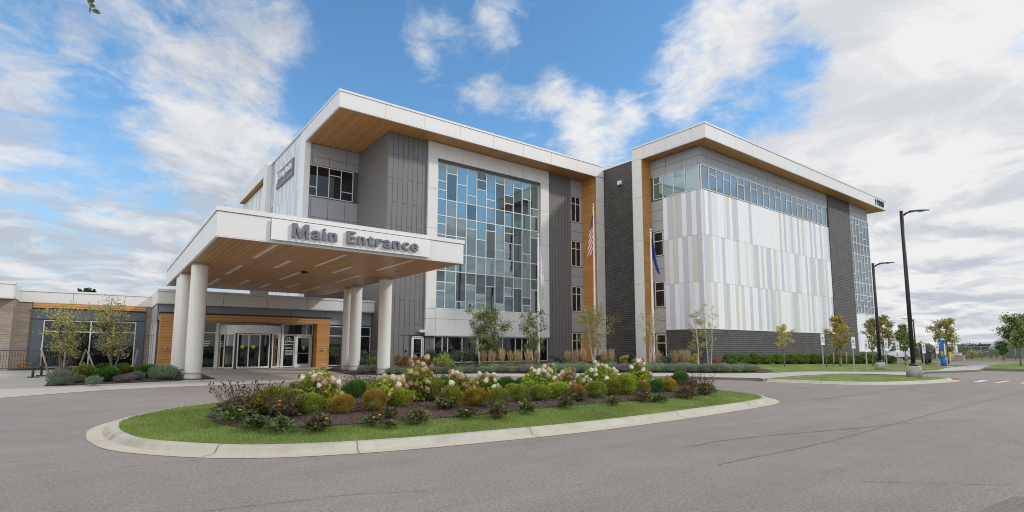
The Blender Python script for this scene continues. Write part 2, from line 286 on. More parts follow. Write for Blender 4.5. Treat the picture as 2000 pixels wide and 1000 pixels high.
# ------------------------------------------------------------------ mesh helpers
WL={}
def wloc(o): return WL.get(o.name,Vector((0,0,0))) if o else Vector((0,0,0))
def tag(o,label=None,cat=None,group=None,kind=None):
    if label: o['label']=label
    if cat: o['category']=cat
    if group: o['group']=group
    if kind: o['kind']=kind
    return o
def empty(name,loc,label,cat,group=None,rz=0):
    o=bpy.data.objects.new(name,None); COL.objects.link(o); o.location=loc; o.rotation_euler=(0,0,rz); o.empty_display_size=.3
    WL[o.name]=Vector(loc); return tag(o,label,cat,group)
class MB:
    def __init__(s): s.v=[];s.f=[];s.m=[];s.sm=[]
    def add(s,vs,fs,mi=0,smooth=False):
        n=len(s.v); s.v+= [tuple(p) for p in vs]
        for f in fs: s.f.append(tuple(i+n for i in f)); s.m.append(mi); s.sm.append(smooth)
    def box(s,x0,x1,y0,y1,z0,z1,mi=0):
        if x0>x1:x0,x1=x1,x0
        if y0>y1:y0,y1=y1,y0
        s.add([(x0,y0,z0),(x1,y0,z0),(x1,y1,z0),(x0,y1,z0),(x0,y0,z1),(x1,y0,z1),(x1,y1,z1),(x0,y1,z1)],
              [(0,3,2,1),(4,5,6,7),(0,1,5,4),(1,2,6,5),(2,3,7,6),(3,0,4,7)],mi)
    def bar(s,a,b,w,h=None,mi=0,up=(0,0,1)):
        a=Vector(a);b=Vector(b);d=(b-a).normalized();h=h or w
        x=d.cross(Vector(up)); x=x.normalized() if x.length>1e-4 else Vector((1,0,0)); y=x.cross(d)
        vs=[]
        for p in (a,b):
            for sx,sy in ((-1,-1),(1,-1),(1,1),(-1,1)): vs.append(p+x*sx*w/2+y*sy*h/2)
        s.add(vs,[(0,1,2,3),(7,6,5,4),(0,4,5,1),(1,5,6,2),(2,6,7,3),(3,7,4,0)],mi)
    def tube(s,pts,rad,n=8,mi=0,smooth=True,cap=True):
        pts=[Vector(p) for p in pts]; 
        if not isinstance(rad,(list,tuple)): rad=[rad]*len(pts)
        b=len(s.v); ref=Vector((.31,.17,.94))
        for i,p in enumerate(pts):
            d=(pts[min(i+1,len(pts)-1)]-pts[max(i-1,0)]).normalized(); x=d.cross(ref)
            if x.length<.05: x=d.cross(Vector((1,0,0)))
            x.normalize(); y=d.cross(x)
            for k in range(n):
                a=2*math.pi*k/n; s.v.append(tuple(p+(x*math.cos(a)+y*math.sin(a))*rad[i]))
        for i in range(len(pts)-1):
            for k in range(n):
                k2=(k+1)%n; s.f.append((b+i*n+k,b+(i+1)*n+k,b+(i+1)*n+k2,b+i*n+k2)); s.m.append(mi); s.sm.append(smooth)
        if cap:
            s.f.append(tuple(b+k for k in range(n))); s.m.append(mi); s.sm.append(False)
            s.f.append(tuple(b+(len(pts)-1)*n+k for k in reversed(range(n)))); s.m.append(mi); s.sm.append(False)
    def lathe(s,prof,c=(0,0,0),n=32,mi=0,smooth=True):
        b=len(s.v)
        for r,z in prof:
            for k in range(n):
                a=2*math.pi*k/n; s.v.append((c[0]+r*math.cos(a),c[1]+r*math.sin(a),c[2]+z))
        for i in range(len(prof)-1):
            for k in range(n):
                k2=(k+1)%n; s.f.append((b+i*n+k,b+i*n+k2,b+(i+1)*n+k2,b+(i+1)*n+k)); s.m.append(mi); s.sm.append(smooth)
        s.f.append(tuple(b+k for k in reversed(range(n)))); s.m.append(mi); s.sm.append(False)
        s.f.append(tuple(b+(len(prof)-1)*n+k for k in range(n))); s.m.append(mi); s.sm.append(False)
    def prism(s,poly,z0,z1,mi=0,side=0):
        """poly list of (x,y) ccw; z1 number or function"""
        zf=z1 if callable(z1) else (lambda x,y:z1)
        n=len(poly); tr=tessellate_polygon([[Vector((p[0],p[1],0)) for p in poly]])
        top=[(p[0],p[1],zf(*p)) for p in poly]; bot=[(p[0],p[1],z0) for p in poly]
        fs=[]
        for t in tr:
            a,b,c=[Vector(poly[i]) for i in t]
            if (b-a).cross(c-a)<0: t=(t[0],t[2],t[1])
            fs.append(tuple(t))
        s.add(top,fs,mi)
        area=sum(poly[i][0]*poly[(i+1)%n][1]-poly[(i+1)%n][0]*poly[i][1] for i in range(n))
        sf=[(i,(i+1)%n,n+(i+1)%n,n+i) for i in range(n)]
        if area<0: sf=[tuple(reversed(f)) for f in sf]
        s.add(bot+top,sf,side)
    def build(s,name,mats,parent=None,label=None,local=False,**k):
        if not isinstance(mats,(list,tuple)): mats=[mats]
        me=bpy.data.meshes.new(name); off=Vector((0,0,0)) if local else wloc(parent)
        me.from_pydata([(v[0]-off.x,v[1]-off.y,v[2]-off.z) for v in s.v],[],s.f)
        for m in mats: me.materials.append(m)
        me.polygons.foreach_set('material_index',s.m); me.polygons.foreach_set('use_smooth',s.sm); me.update()
        o=bpy.data.objects.new(name,me); COL.objects.link(o)
        if parent: o.parent=parent; WL[o.name]=wloc(parent)
        tag(o,label,**k); return o
def copy_tree(o,parent=None):
    c=o.copy(); COL.objects.link(c); c.parent=parent
    for ch in list(o.children): copy_tree(ch,c)
    return c
def dup(o,loc,rz=0,sc=1,label=None,group=None):
    c=copy_tree(o); c.location=loc; c.rotation_euler=(0,0,rz); c.scale=(sc,sc,sc) if not isinstance(sc,(tuple,list)) else sc
    if label: c['label']=label
    if group: c['group']=group
    return c
# wall local frames: F = faces -Y (u=x), L = faces -X (u=y)
class Wall:
    def __init__(s,kind,plane): s.k=kind; s.p=plane
    def box(s,mb,u0,u1,z0,z1,out0,out1,mi=0):
        """out measured outward from the plane"""
        if s.k=='F': mb.box(u0,u1,s.p-out1,s.p-out0,z0,z1,mi)
        else: mb.box(s.p-out1,s.p-out0,u0,u1,z0,z1,mi)
    def quad(s,mb,u0,u1,z0,z1,out,mi=0,tx=0,tz=0):
        # slightly tilted pane
        c=[(u0,z0,out-tx-tz),(u1,z0,out+tx-tz),(u1,z1,out+tx+tz),(u0,z1,out-tx+tz)]
        if s.k=='F': mb.add([(u,s.p-o,z) for u,z,o in c],[(0,1,2,3)],mi)
        else: mb.add([(s.p-o,u,z) for u,z,o in c],[(3,2,1,0)],mi)
    def panels(s,mb,us,zs,gap=.022,out=(0,.03),mi=0):
        for i in range(len(us)-1):
            for j in range(len(zs)-1):
                m=mi(i,j) if callable(mi) else mi
                s.box(mb,us[i]+gap/2,us[i+1]-gap/2,zs[j]+gap/2,zs[j+1]-gap/2,out[0],out[1],m)
def fr(a,b,n): return [a+(b-a)*i/n for i in range(n+1)]
def text_mesh(body,size,ext,bold=0.0,space=1.0,align='LEFT'):
    c=bpy.data.curves.new('t','FONT'); c.body=body; c.size=size; c.extrude=ext; c.offset=bold; c.space_character=space; c.align_x=align; c.resolution_u=3
    o=bpy.data.objects.new('t',c); COL.objects.link(o); bpy.context.view_layer.update()
    me=bpy.data.meshes.new_from_object(o.evaluated_get(bpy.context.evaluated_depsgraph_get())); bpy.data.objects.remove(o); return me
def place_text(name,body,size,ext,mats,parent,origin,wall='F',bold=0,width=None,space=1,sidemat=False,height=None,fat=0):
    """letters standing on a wall; origin = lower left corner of the text (world), facing -Y or -X"""
    me=text_mesh(body,size,ext,bold,space); me.name=name
    if fat:
        V=[tuple(v.co) for v in me.vertices]; F=[tuple(p.vertices) for p in me.polygons]; nv=[];nf=[]
        for k,(dx,dy) in enumerate(((0,0),(fat,0),(-fat,0),(0,fat*.6),(0,-fat*.6),(fat*.7,fat*.4),(-fat*.7,-fat*.4),(fat*.7,-fat*.4),(-fat*.7,fat*.4))):
            b=len(nv); nv+=[(x+dx,y+dy,z*(1-.012*k)) for x,y,z in V]; nf+=[tuple(i+b for i in f) for f in F]
        bpy.data.meshes.remove(me); me=bpy.data.meshes.new(name); me.from_pydata(nv,[],nf)
    n=len(me.vertices); co=np.empty(n*3,'f'); me.vertices.foreach_get('co',co); co=co.reshape(-1,3)
    lo=co.min(0); hi=co.max(0); co=co-[lo[0],lo[1],lo[2]]
    if width: co[:,0]*=width/(hi[0]-lo[0])
    if height: co[:,1]*=height/(hi[1]-lo[1])
    out=co[:,2].copy()
    w=np.empty_like(co)
    if wall=='F': w[:,0]=origin[0]+co[:,0]; w[:,1]=origin[1]-out; w[:,2]=origin[2]+co[:,1]
    else: w[:,1]=origin[1]-co[:,0]; w[:,0]=origin[0]-out; w[:,2]=origin[2]+co[:,1]
    off=wloc(parent); w-=np.array(off); me.vertices.foreach_set('co',w.astype('f').ravel())
    me.materials.clear()
    for m in mats: me.materials.append(m)
    me.update()
    if len(mats)>1:
        for p in me.polygons: p.material_index=0 if abs(p.normal.y if wall=='F' else p.normal.x)>.8 else 1
    o=bpy.data.objects.new(name,me); COL.objects.link(o); o.parent=parent; return o
# ================================================================== SITE
def spline(pts,k=6,closed=True):
    out=[];n=len(pts)
    rng=range(n if closed else n-1)
    for i in rng:
        p0,p1,p2,p3=[Vector(pts[(i+j)%n] if closed else pts[max(0,min(n-1,i+j))]).to_2d() for j in (-1,0,1,2)]
        for q in range(k):
            t=q/k; out.append(tuple(.5*((2*p1)+(-p0+p2)*t+(2*p0-5*p1+4*p2-p3)*t*t+(-p0+3*p1-3*p2+p3)*t**3)))
    if not closed: out.append(tuple(Vector(pts[-1]).to_2d()))
    return out
def offset(poly,d):
    """move a ccw outline inward by d"""
    n=len(poly);o=[]
    for i in range(n):
        a,b,c=[Vector(poly[(i+j)%n]) for j in (-1,0,1)]
        t=(c-a).normalized(); o.append((b.x-t.y*d,b.y+t.x*d))
    return o
mb=MB(); mb.box(-2500,2500,-800,3500,-.6,-.02); mb.build('ground',M['field'],kind='structure')
mb=MB(); mb.box(-70,98,-60,60,-.3,0.0); mb.build('asphalt_road',M['asphalt'],kind='structure')
# plaza + pavement, level with the drive at the entrance, a real kerb step towards the right
DE=[(-20,3),(-8,15.0),(-4.4,18.6),(-2.31,20.5),(-1.26,21.35),(0.12,22.2),(1.6,22.55),(3.35,22.7),(5.54,22.85),(7.9,22.9),(10.43,22.75),(13,22.45),(14.94,22.0),(17.17,20.7),(19.15,19.1),(20.79,16.9),(22.2,15.1),(23.2,13.4),(23.7,12.7)]
def pz(x,y): return .012+.115*max(0,min(1,(x-19.5)/2.2))
LOW=[(1490,739.5),(1560,733.5),(1640,729.6),(1700,730),(1776,733),(1806,725.8),(1905,722.6),(1945,716.5),(1925,713.6)]
HI=[(1893,713.6),(1870,715.5),(1850,717.6),(1830,722.3),(1776,725.2),(1700,725.2),(1609,724.6),(1560,725.2),(1515,727.2)]
UP=[G(a,b,.127)[:2] for a,b in LOW+HI]+[(28.6,15.0),(27.4,15.3),(25.8,16.2),(23.9,17.9),(20.9,20.5),(19.2,22.6),(16.8,24.5),(14.1,25.15),(11.74,25.75),(10.15,26.5)]
path=spline(DE,4,False)+UP+[(10.66,32.5),(12.6,36.5),(12.6,38.2),(2.2,38.2),(2.2,43.3),(-40,43.3),(-40,3)]
mb=MB(); mb.prism(path,-.1,pz,0,1)
jl=[((4.7,22.9),(3.9,26.9)),((3.95,26.8),(4.2,38)),((7.6,22.95),(7.6,38)),((10.1,26.5),(10.1,22.8)),((4,31),(10.3,31)),((14.6,22.2),(14.6,25.1)),((18.2,20.0),(19.0,23.5)),((21.0,17.2),(23.0,21.0)),((24.0,13.4),(27.6,17.8)),((0.2,22.3),(-.6,25.2)),((-3.2,20),(-4.2,26)),((-1.9,33.3),(-9,33.3)),((29,13.9),(30.5,16.6)),((3.3,22.8),(3.3,26.6))]
for a,b in jl:
    za=pz(*a)+.003; d=Vector(b)-Vector(a); p=Vector((-d.y,d.x)).normalized()*.014
    mb.add([(a[0]-p.x,a[1]-p.y,za),(a[0]+p.x,a[1]+p.y,za),(b[0]+p.x,b[1]+p.y,pz(*b)+.003),(b[0]-p.x,b[1]-p.y,pz(*b)+.003)],[(0,3,2,1)],2)
mb.build('pavement',[M['concrete'],M['kerbdark'],M['crack']],kind='structure')
# planting beds
bed=[(10.15,26.5),(11.74,25.75),(14.1,25.15),(16.8,24.5),(19.2,22.6),(20.9,20.5),(23.9,17.9),(25.8,16.2),(27.4,15.3),(28.6,15.0),(30.0,15.1),(33,17),(36.4,20.5),(37.5,23.6),(37.2,36.1),(15.9,36.1),(15.9,38.2),(12.6,38.2),(12.6,36.5),(10.66,32.5)]
mb=MB(); mb.prism([(x,y) for x,y in bed],-.05,lambda x,y:pz(x,y)+.02); mb.build('planting_bed',M['mulch'],kind='structure')
bl=[(-1.71,25.35),(2.42,26.08),(2.76,26.6),(3.94,26.74),(4.0,31),(3.3,37.4),(2.3,37.6),(2.3,43.2),(-5,43.2),(-5,41.5),(-2.2,41.5),(-2.12,37.5),(-1.87,33.3)]
mb=MB(); mb.prism(bl,-.05,.035); mb.build('planting_bed',M['mulch'],kind='structure')
lw=[G(a,b,.147)[:2] for a,b in HI[::-1]]+[(56,14.2),(66,17),(68,23),(74,24),(80,30),(80,50),(72,50),(72,23.6),(37.5,23.6),(36.4,20.5),(33,17)]
mb=MB(); mb.prism(lw,-.05,lambda x,y:pz(x,y)+.02); mb.build('lawn',M['lawn'],kind='structure')
rs=[(47.6,10.25),(51,10.8),(58,11.5),(64,12.3),(76,11),(80,4),(60,2),(47.5,7.2)]
mb=MB(); mb.prism(offset(rs,.0),-.05,.12,1,1); mb.build('kerb',[M['kerb'],M['kerbdark']],kind='structure')
mb=MB(); mb.prism(offset(rs,.35) if sum(rs[i][0]*rs[(i+1)%8][1]-rs[(i+1)%8][0]*rs[i][1] for i in range(8))>0 else offset(rs,-.35),.1,.16); mb.build('lawn',M['lawn'],kind='structure')
def ring(mb,outer,inner,zo,zi,mi=0,smooth=True):
    n=len(outer); mb.add([(p[0],p[1],zo) for p in outer]+[(p[0],p[1],zi) for p in inner],[(i,(i+1)%n,n+(i+1)%n,n+i) for i in range(n)],mi,smooth)
def island(name_lawn,outline,gut,mound,seams,k=5):
    foot=spline(outline,k)
    if sum(foot[i][0]*foot[i-1][1]-foot[i-1][0]*foot[i][1] for i in range(len(foot)))>0: foot=foot[::-1]
    g0=offset(foot,-gut)
    mb=MB(); ring(mb,g0,foot,.006,.014,1); ring(mb,foot,offset(foot,.02),.014,.035); ring(mb,offset(foot,.02),offset(foot,.06),.035,.088); ring(mb,offset(foot,.06),offset(foot,.085),.088,.104); ring(mb,offset(foot,.085),offset(foot,.20),.104,.108)
    ring(mb,offset(foot,.20),offset(foot,.21),.108,.02)
    for f in seams:   # expansion joints across the kerb
        i=int(f*len(foot)); a=Vector(foot[i]); b=Vector(offset(foot,.20)[i]); c=Vector(g0[i]); t=Vector((-(b-a).y,(b-a).x)).normalized()*.006
        prof=[(c,.016),(a,.024),(a.lerp(b,.10),.043),(a.lerp(b,.30),.096),(a.lerp(b,.42),.111),(b,.114)]
        vs=[];
        for p,z in prof: vs+= [(p.x-t.x,p.y-t.y,z),(p.x+t.x,p.y+t.y,z)]
        mb.add(vs,[(2*i,2*i+2,2*i+3,2*i+1) for i in range(5)],2)
    mb.build('kerb',[M['kerb'],M['gutter'],M['crack']],kind='structure')
    inner=offset(foot,.20)
    return foot,inner
ISL=[(0.06,11.5),(0.13,10.6),(0.42,9.6),(1.15,8.6),(1.9,8.0),(3.0,7.58),(4.4,7.32),(7,7.08),(9.5,7.1),(11.7,7.22),(13.3,7.34),(14.4,7.5),(15.2,7.85),(15.85,8.5),(16.2,9.4),(16.2,10.4),(15.5,11.7),(14,13.0),(11.5,14.2),(8.5,15.0),(5.5,15.3),(3,15.2),(1.5,14.5),(.6,13.4),(.15,12.4)]
foot,inner=island('lawn',ISL,.24,.3,(.045,.13,.20,.27,.33,.40,.45,.52,.62,.75,.9))
def near(poly,x,y):
    m=1e9
    for i in range(len(poly)):
        a=Vector(poly[i]);b=Vector(poly[(i+1)%len(poly)]);p=Vector((x,y)); t=max(0,min(1,(p-a).dot(b-a)/max(1e-9,(b-a).length_squared))); m=min(m,(a+(b-a)*t-p).length)
    return m
def inside(poly,x,y):
    c=False;n=len(poly)
    for i in range(n):
        x1,y1=poly[i];x2,y2=poly[(i+1)%n]
        if (y1>y)!=(y2>y) and x<(x2-x1)*(y-y1)/(y2-y1)+x1: c=not c
    return c
def mound_z(poly,x,y,h=.2,r=2.2,z0=.106):
    d=near(poly,x,y); t=min(1,d/r); return z0+h*t*t*(3-2*t)
def mounded(mb,poly,zf,step,mi=0):
    """grid-filled sheet following zf inside poly"""
    from mathutils.geometry import delaunay_2d_cdt
    xs=[p[0] for p in poly]; ys=[p[1] for p in poly]; pts=[Vector(p) for p in poly]; n=len(pts)
    y=min(ys)
    while y<max(ys):
        x=min(xs)
        while x<max(xs):
            if inside(poly,x,y) and near(poly,x,y)>step*.4: pts.append(Vector((x,y)))
            x+=step
        y+=step
    v,e,f,_,_,_=delaunay_2d_cdt(pts,[],[list(range(n))],1,1e-5)
    fs=[]
    for t in f:
        if len(t)==3 and (v[t[1]]-v[t[0]]).cross(v[t[2]]-v[t[0]])<0: t=[t[0],t[2],t[1]]
        fs.append(tuple(t))
    mb.add([(p.x,p.y,zf(p.x,p.y)) for p in v],fs,mi,True)
izf=lambda x,y:mound_z(inner,x,y) if inside(inner,x,y) else .106
mb=MB(); mounded(mb,inner,izf,.5); mb.build('lawn',M['lawn'],kind='structure')
def put0(q):
    zz=.2
    for _ in range(8): P=G(q[0],q[1],zz); zz=izf(P[0],P[1])
    return P[:2]
MUL=[(1.45,11.2),(1.5,10.4),(1.75,9.75),(2.3,9.25),(3.05,9.0),(4.2,8.95),(5.6,8.85),(7.1,9.0),(9.4,8.95),(11.6,8.55),(13.3,8.45),(14.5,8.75),(15.1,9.3),(14.9,10.2),(13.9,11.4),(11.5,12.8),(8.5,13.6),(5.5,13.9),(3.2,13.6),(2,12.6)]
MPX=[(405,812),(409,822),(432,830),(480,837),(550,839),(640,835),(760,823),(900,812),(1000,800),(1150,788),(1300,779),(1380,771),(1402,763)]
MUL=[put0(q) for q in MPX]+[(15.3,11.0),(13.9,12.0),(11.5,13.1),(8.5,13.8),(5.5,14.0),(3.2,13.7),(2,12.7)]
mulp=spline(MUL,4)
mb=MB(); mounded(mb,mulp,lambda x,y:izf(x,y)+.018,.45); mb.build('mulch_bed',M['mulch'],kind='structure')
IZ=lambda x,y: izf(x,y)
LI=[(23.6,12.2),(23.9,11.0),(24.2,9.95),(25.1,8.85),(26.2,8.25),(28.7,7.7),(31,7.6),(32.2,7.9),(32.6,8.8),(32.2,10.4),(31.5,11.9),(29.5,12.55),(27,12.55),(24.6,12.65)]
LI_=[(23.95,12.2),(23.98,11.0),(24.25,9.95),(25.1,8.85),(26.2,8.25),(28.7,7.7),(31.2,7.6),(32.4,7.85),(33.6,8.7),(35.2,10.7),(35.3,12.2),(34.4,13.3),(30.3,13.75),(26.2,13.3),(24.6,13.0)]
foot2,inner2=island('lawn',LI,.28,.15,(.06,.13,.20,.27,.34,.42,.5,.62,.8),4)
mb=MB(); mounded(mb,inner2,lambda x,y:mound_z(inner2,x,y,.06,1.5),1.0); mb.build('lawn',M['lawn'],kind='structure')
# painted markings, red tactile pad, seams in the asphalt
for q in ([(1900,745.6),(1918,742.6),(1931,742.6),(1914,746)],[(1942,747.4),(1966,744),(1974,744.2),(1950,747.8)],[(1990,748.6),(2012,745),(2022,745.4),(2000,749)]):
    mb=MB(); mb.prism([G(*p)[:2] for p in q],.0,.005); mb.build('road_marking',M['paint'],kind='structure')
mb=MB(); mb.prism([G(*p)[:2] for p in [(1861,738.6),(1876,740),(1872,741.6),(1860,742.4)]],.0,.010); mb.build('tactile_paving',M['redpad'],kind='structure')
def crack(pts,w,name='pavement_crack'):
    p=[Vector(G(*q)[:2]) for q in pts]; fine=[]
    for i in range(len(p)-1):
        n=max(2,int((p[i+1]-p[i]).length/.12))
        for k in range(n):
            t=k/n; q=p[i].lerp(p[i+1],t); d=(p[i+1]-p[i]).normalized(); q=q+Vector((-d.y,d.x))*(random.uniform(-.008,.008)); fine.append((q,w*random.uniform(.35,1.3)))
    mb=MB(); vs=[]
    for i,(q,ww) in enumerate(fine):
        a=fine[min(i+1,len(fine)-1)][0]-fine[max(i-1,0)][0]; a.normalize(); o=Vector((-a.y,a.x))*ww/2; vs+= [(q.x-o.x,q.y-o.y,.0045),(q.x+o.x,q.y+o.y,.0045)]
    mb.add(vs,[(2*i,2*i+2,2*i+3,2*i+1) for i in range(len(fine)-1)]); mb.build(name,M['crack'],kind='structure')
crack([(1340,874),(1400,862),(1500,851),(1600,843),(1680,836),(1745,829)],.022)
crack([(1745,829),(1860,822),(1920,820.5)],.014)
crack([(1400,908),(1480,892),(1570,874),(1660,852),(1745,829),(1840,803),(1930,782),(2010,762)],.016)
crack([(1915,998),(1932,991),(1950,983),(1967,978),(1978,970.5),(2000,973),(2030,976)],.018)
crack([(1680,941),(1760,943),(1860,945),(2000,949)],.010)
crack([(395,1000),(520,985),(700,965),(860,958)],.008)
crack([(0,938),(160,920),(330,903),(424,897)],.009)
crack([(1520,785),(1600,780),(1700,768),(1760,757)],.03)
mb=MB(); mb.prism([G(*p)[:2] for p in [(1915,999),(1932,992),(1950,984),(1967,979),(1978,971.5),(2000,974),(2080,985),(2150,1060),(1890,1040)]],.0,.0042); mb.build('asphalt_patch',M['patch'],kind='structure')
# ================================================================== HOSPITAL BUILDING
HB=empty('hospital_building',(26,36,0),'four-storey white and grey building with overhanging wood-soffit roofs and big glass grid','building')
ZS,ZT=17.58,18.76
core=MB()
core.box(15.94,37.2,36.06,60,0,17.9)          # tower mass
core.box(11.54,16,41.98,60,0,17.9)
core.box(37.24,72,29.4,60,0,17.9)
core.box(36.92,70.26,23.72,28.6,0,17.9); core.box(37.5,70.1,28.6,60,0,17.9)
core.build('wall_core',M['seam'],HB,'dark joints behind the cladding panels')
# --- brick
mb=MB(); mb.box(37.2,37.6,29.2,36.0,0,18.32); mb.box(36.88,59.7,23.67,24.2,0,2.90); mb.box(36.88,37.4,24.2,27.31,0,2.90); mb.box(59.72,65.2,23.60,24.6,0,17.56); mb.box(65.2,70.3,23.67,24.2,0,1.07)
mb.box(70.2,70.33,23.70,40,0,17.56)
mb.build('brick_wall',M['brick'],HB,'charcoal brick wall and piers with pale mortar')
mb=MB(); mb.box(37.14,37.7,29.3,34.4,18.32,18.42); mb.build('parapet_cap',M['white2'],HB)
mb=MB()
for z in (16.07,12.41,8.40): mb.box(37.19,37.25,29.52,35.9,z,z+.05)
for z in (13.1,7.98,6.5): mb.box(59.72,65.2,23.59,23.65,z,z+.03)
mb.build('brick_joint',M['seam'],HB)
# --- roof slabs, fascias
roof=MB(); roof.box(11.6,37.05,34.3,60,17.7,18.6); roof.box(35.8,72.6,22.5,29.4,17.7,18.6); roof.box(37.6,72.5,29.4,60,17.7,18.3); roof.build('roof',M['seam_l'],HB)
def fascia(mb,wall,us,z0,z1,th=.06):
    wall.panels(mb,us,[z0,z1-.16],.025,(0,th)); 
    wall.box(mb,us[0],us[-1],z1-.14,z1,-.2,th+.035)
mb=MB(); Wf=Wall('F',34.21)
Wf.panels(mb,[11.43,14.78,17.89,21.03,24.17,27.27,30.46,33.6,37.13],[ZS,ZT-.16],.022,(0,.06)); Wf.box(mb,11.39,37.18,ZT-.145,ZT,-.3,.10)
Wl=Wall('L',11.49); Wl.panels(mb,[34.16,36.6,39.2,41.75],[ZS,ZT-.16],.022,(0,.06)); Wl.box(mb,34.51,53,ZT-.145,ZT,-.3,.10)
Wr=Wall('L',35.75); Wr.panels(mb,[22.38,23.6,26.0,28.2,29.51],[ZS,ZT-.16],.022,(0,.06)); Wr.box(mb,22.74,29.55,ZT-.145,ZT,-.3,.10)
Wb=Wall('F',22.44); Wb.panels(mb,[35.69]+fr(37.2,72.7,13),[ZS,ZT-.16],.022,(0,.06)); Wb.box(mb,35.65,72.75,ZT-.145,ZT,-.3,.10)
mb.box(72.6,72.72,22.4,40,ZS,ZT-.01)
# legs of the frames
Wleg=Wall('F',34.21); Wleg.panels(mb,[36.1,37.13],[0,1.6,3.9,6.15,8.45,10.75,13.0,15.2,ZS],.022,(0,.06))
Wleg=Wall('L',35.75); Wleg.panels(mb,[28.50,29.51],[0,3.0,6.75,10.45,14.2,ZS],.022,(0,.06))
mb.box(35.80,36.84,28.62,29.49,0,17.6); mb.box(36.16,37.10,34.24,36.0,0,17.6)
mb.box(35.69,37.2,29.49,29.53,0,17.6)
mb.build('fascia',[M['white']],HB,'white metal fascia band and frame legs')
# --- soffits
mb=MB(); mb.box(11.5,37.0,34.27,42.0,17.55,17.60); mb.build('soffit',M['wood_x'],HB,'wood plank soffit over the glass tower')
mb=MB(); mb.box(35.8,72.6,22.5,29.0,17.55,17.60); mb.build('soffit',M['wood_y'],HB,'wood plank soffit over the striped block')
mb=MB(); mb.box(36.07,36.16,34.22,36.05,0,17.56); mb.box(35.80,36.9,28.50,28.62,0,17.56); mb.build('wood_siding',M['wood_z'],HB,'wood siding on the inner side of the frame legs')
# white soffit nosing
mb=MB(); mb.box(11.43,37.1,34.15,34.28,17.52,17.60); mb.box(11.43,11.56,34.28,41.75,17.52,17.60); mb.box(35.69,72.7,22.38,22.5,17.52,17.60); mb.box(35.69,35.81,22.5,28.5,17.52,17.60); mb.build('soffit_edge',M['white2'],HB)
# --- grey staggered panels
mb=MB()
E0=[1.27,4.9,8.54,12.18,15.83]; O0=[3.1,6.74,10.38,14.02]
def stag(wall,us,z0,z1,start=0):
    global mb
    for i in range(len(us)-1):
        js=[z for z in (E0 if (i+start)%2 else O0) if z0+.2<z<z1-.2]
        wall.panels(mb,[us[i],us[i+1]],[z0]+js+[z1],.026,(0,.04))
WT=Wall('F',36.05)
us=fr(15.87,19.15,8); stag(WT,us[:4],0,17.55); 
stag(WT,us[3:],2.30,17.55,1)
WT.box(mb,17.12,21.38,2.18,2.30,0,.04) if False else None
stag(WT,[us[3],us[3]+.4,us[3]+.8][:2],0,2.28,1)
stag(Wall('L',15.91),fr(36.02,41.95,15),0,17.55,1)
mb2=MB(); mb_keep=mb; mb=mb2; stag(Wall('F',36.05),[31.6]+fr(31.75,34.49,7)[0:],0,17.55); mb.build('grey_cladding',M['grey'],HB,'charcoal staggered panels right of the glass grid'); mb=mb_keep
# panels beside the door and under the frame
for a,b in ((17.51,18.0),): pass
WT.panels(mb,[17.52,17.9],[0,2.28],.026,(0,.04)); WT.panels(mb,[19.25,19.65,20.02],[0,.9,2.28],.026,(0,.04))
mb.build('grey_cladding',M['grey'],HB,'charcoal grey staggered vertical metal panels')
# --- white frame round the curtain wall
MX=[20.09,20.89,21.86,22.81,23.78,24.75,25.7,26.65,27.63,28.59,29.56,30.45]
MZ=[16.02,13.08,11.76,8.80,7.38,4.40]
WC=Wall('F',36.05); mb=MB()
WC.panels(mb,[19.16,20.7,22.27,23.85,25.43,27.03,28.6,30.19,31.60],[16.27,17.52],.02,(0,.24))
for a,b in ((19.16,20.0),(30.62,31.60)): WC.panels(mb,[a,b],[4.35,7.4,10.6,13.74,16.27],.02,(0,.24))
WC.panels(mb,[19.16,20.02,21.75,23.5,25.2,26.95,28.7,30.4,31.60],[2.31,3.58,4.35],.02,(0,.24))
mb.box(19.16,31.6,35.82,36.05,2.27,2.31)
mb.build('white_cladding',M['white'],HB,'white panel frame around the glass grid')
mb=MB(); mb.box(20.0,30.62,35.90,36.04,16.03,16.26); mb.build('window_head',M['seam'],HB)
# --- curtain wall
def tilt(): return random.uniform(-.0055,.0055)
def curtain(wall,xs,cuts,zt,zb,out,name,label,gm,fw=.065,tealf=None):
    """xs mullions; cuts[i]=list of transom z for column i; one glass sub-part"""
    f=MB(); g=MB()
    for x in xs: wall.box(f,x-fw/2,x+fw/2,zb,zt,out,out+.07)
    for i in range(len(xs)-1):
        zz=[zt]+sorted(cuts[i],reverse=True)+[zb]
        for j,z in enumerate(zz): wall.box(f,xs[i]+fw/2,xs[i+1]-fw/2,z-fw/2,z+fw/2,out,out+.062)
        for j in range(len(zz)-1):
            w=(xs[i+1]-xs[i]); hh=zz[j]-zz[j+1]; mi=(1 if (tealf and tealf(zz[j],zz[j+1],i)) else 0) if (len(gm)<3 or random.random()>.08+.035*i) else 2
            wall.quad(g,xs[i]+.02,xs[i+1]-.02,zz[j+1]+.02,zz[j]-.02,out+.02,mi,tilt()*w,tilt()*hh)
    fo=f.build(name,M['frame'],HB,label); g.build('glass',gm,fo); return fo
B1=[(.5,.75),(.25,),(.5,),(.75,),(.24,.52),(.76,),(.23,),(.52,.76),(.23,),(.52,),(.76,)]
B2=[(.23,.51),(.52,),(.52,),(.25,),(.51,),(.22,),(.73,),(.2,.49),(.49,),(.74,),(.22,)]
B3=[(.3,.54),(.31,),(.79,),(.32,),(.57,.79),(.32,),(.79,),(.31,.56),(.31,),(.56,.78),(.31,)]
cuts=[]
for i in range(11):
    c=list(MZ[1:5])
    for B,a,b in ((B1,MZ[0],MZ[1]),(B2,MZ[2],MZ[3]),(B3,MZ[4],MZ[5])): c+= [a-(a-b)*q for q in B[i]]
    cuts.append(c)
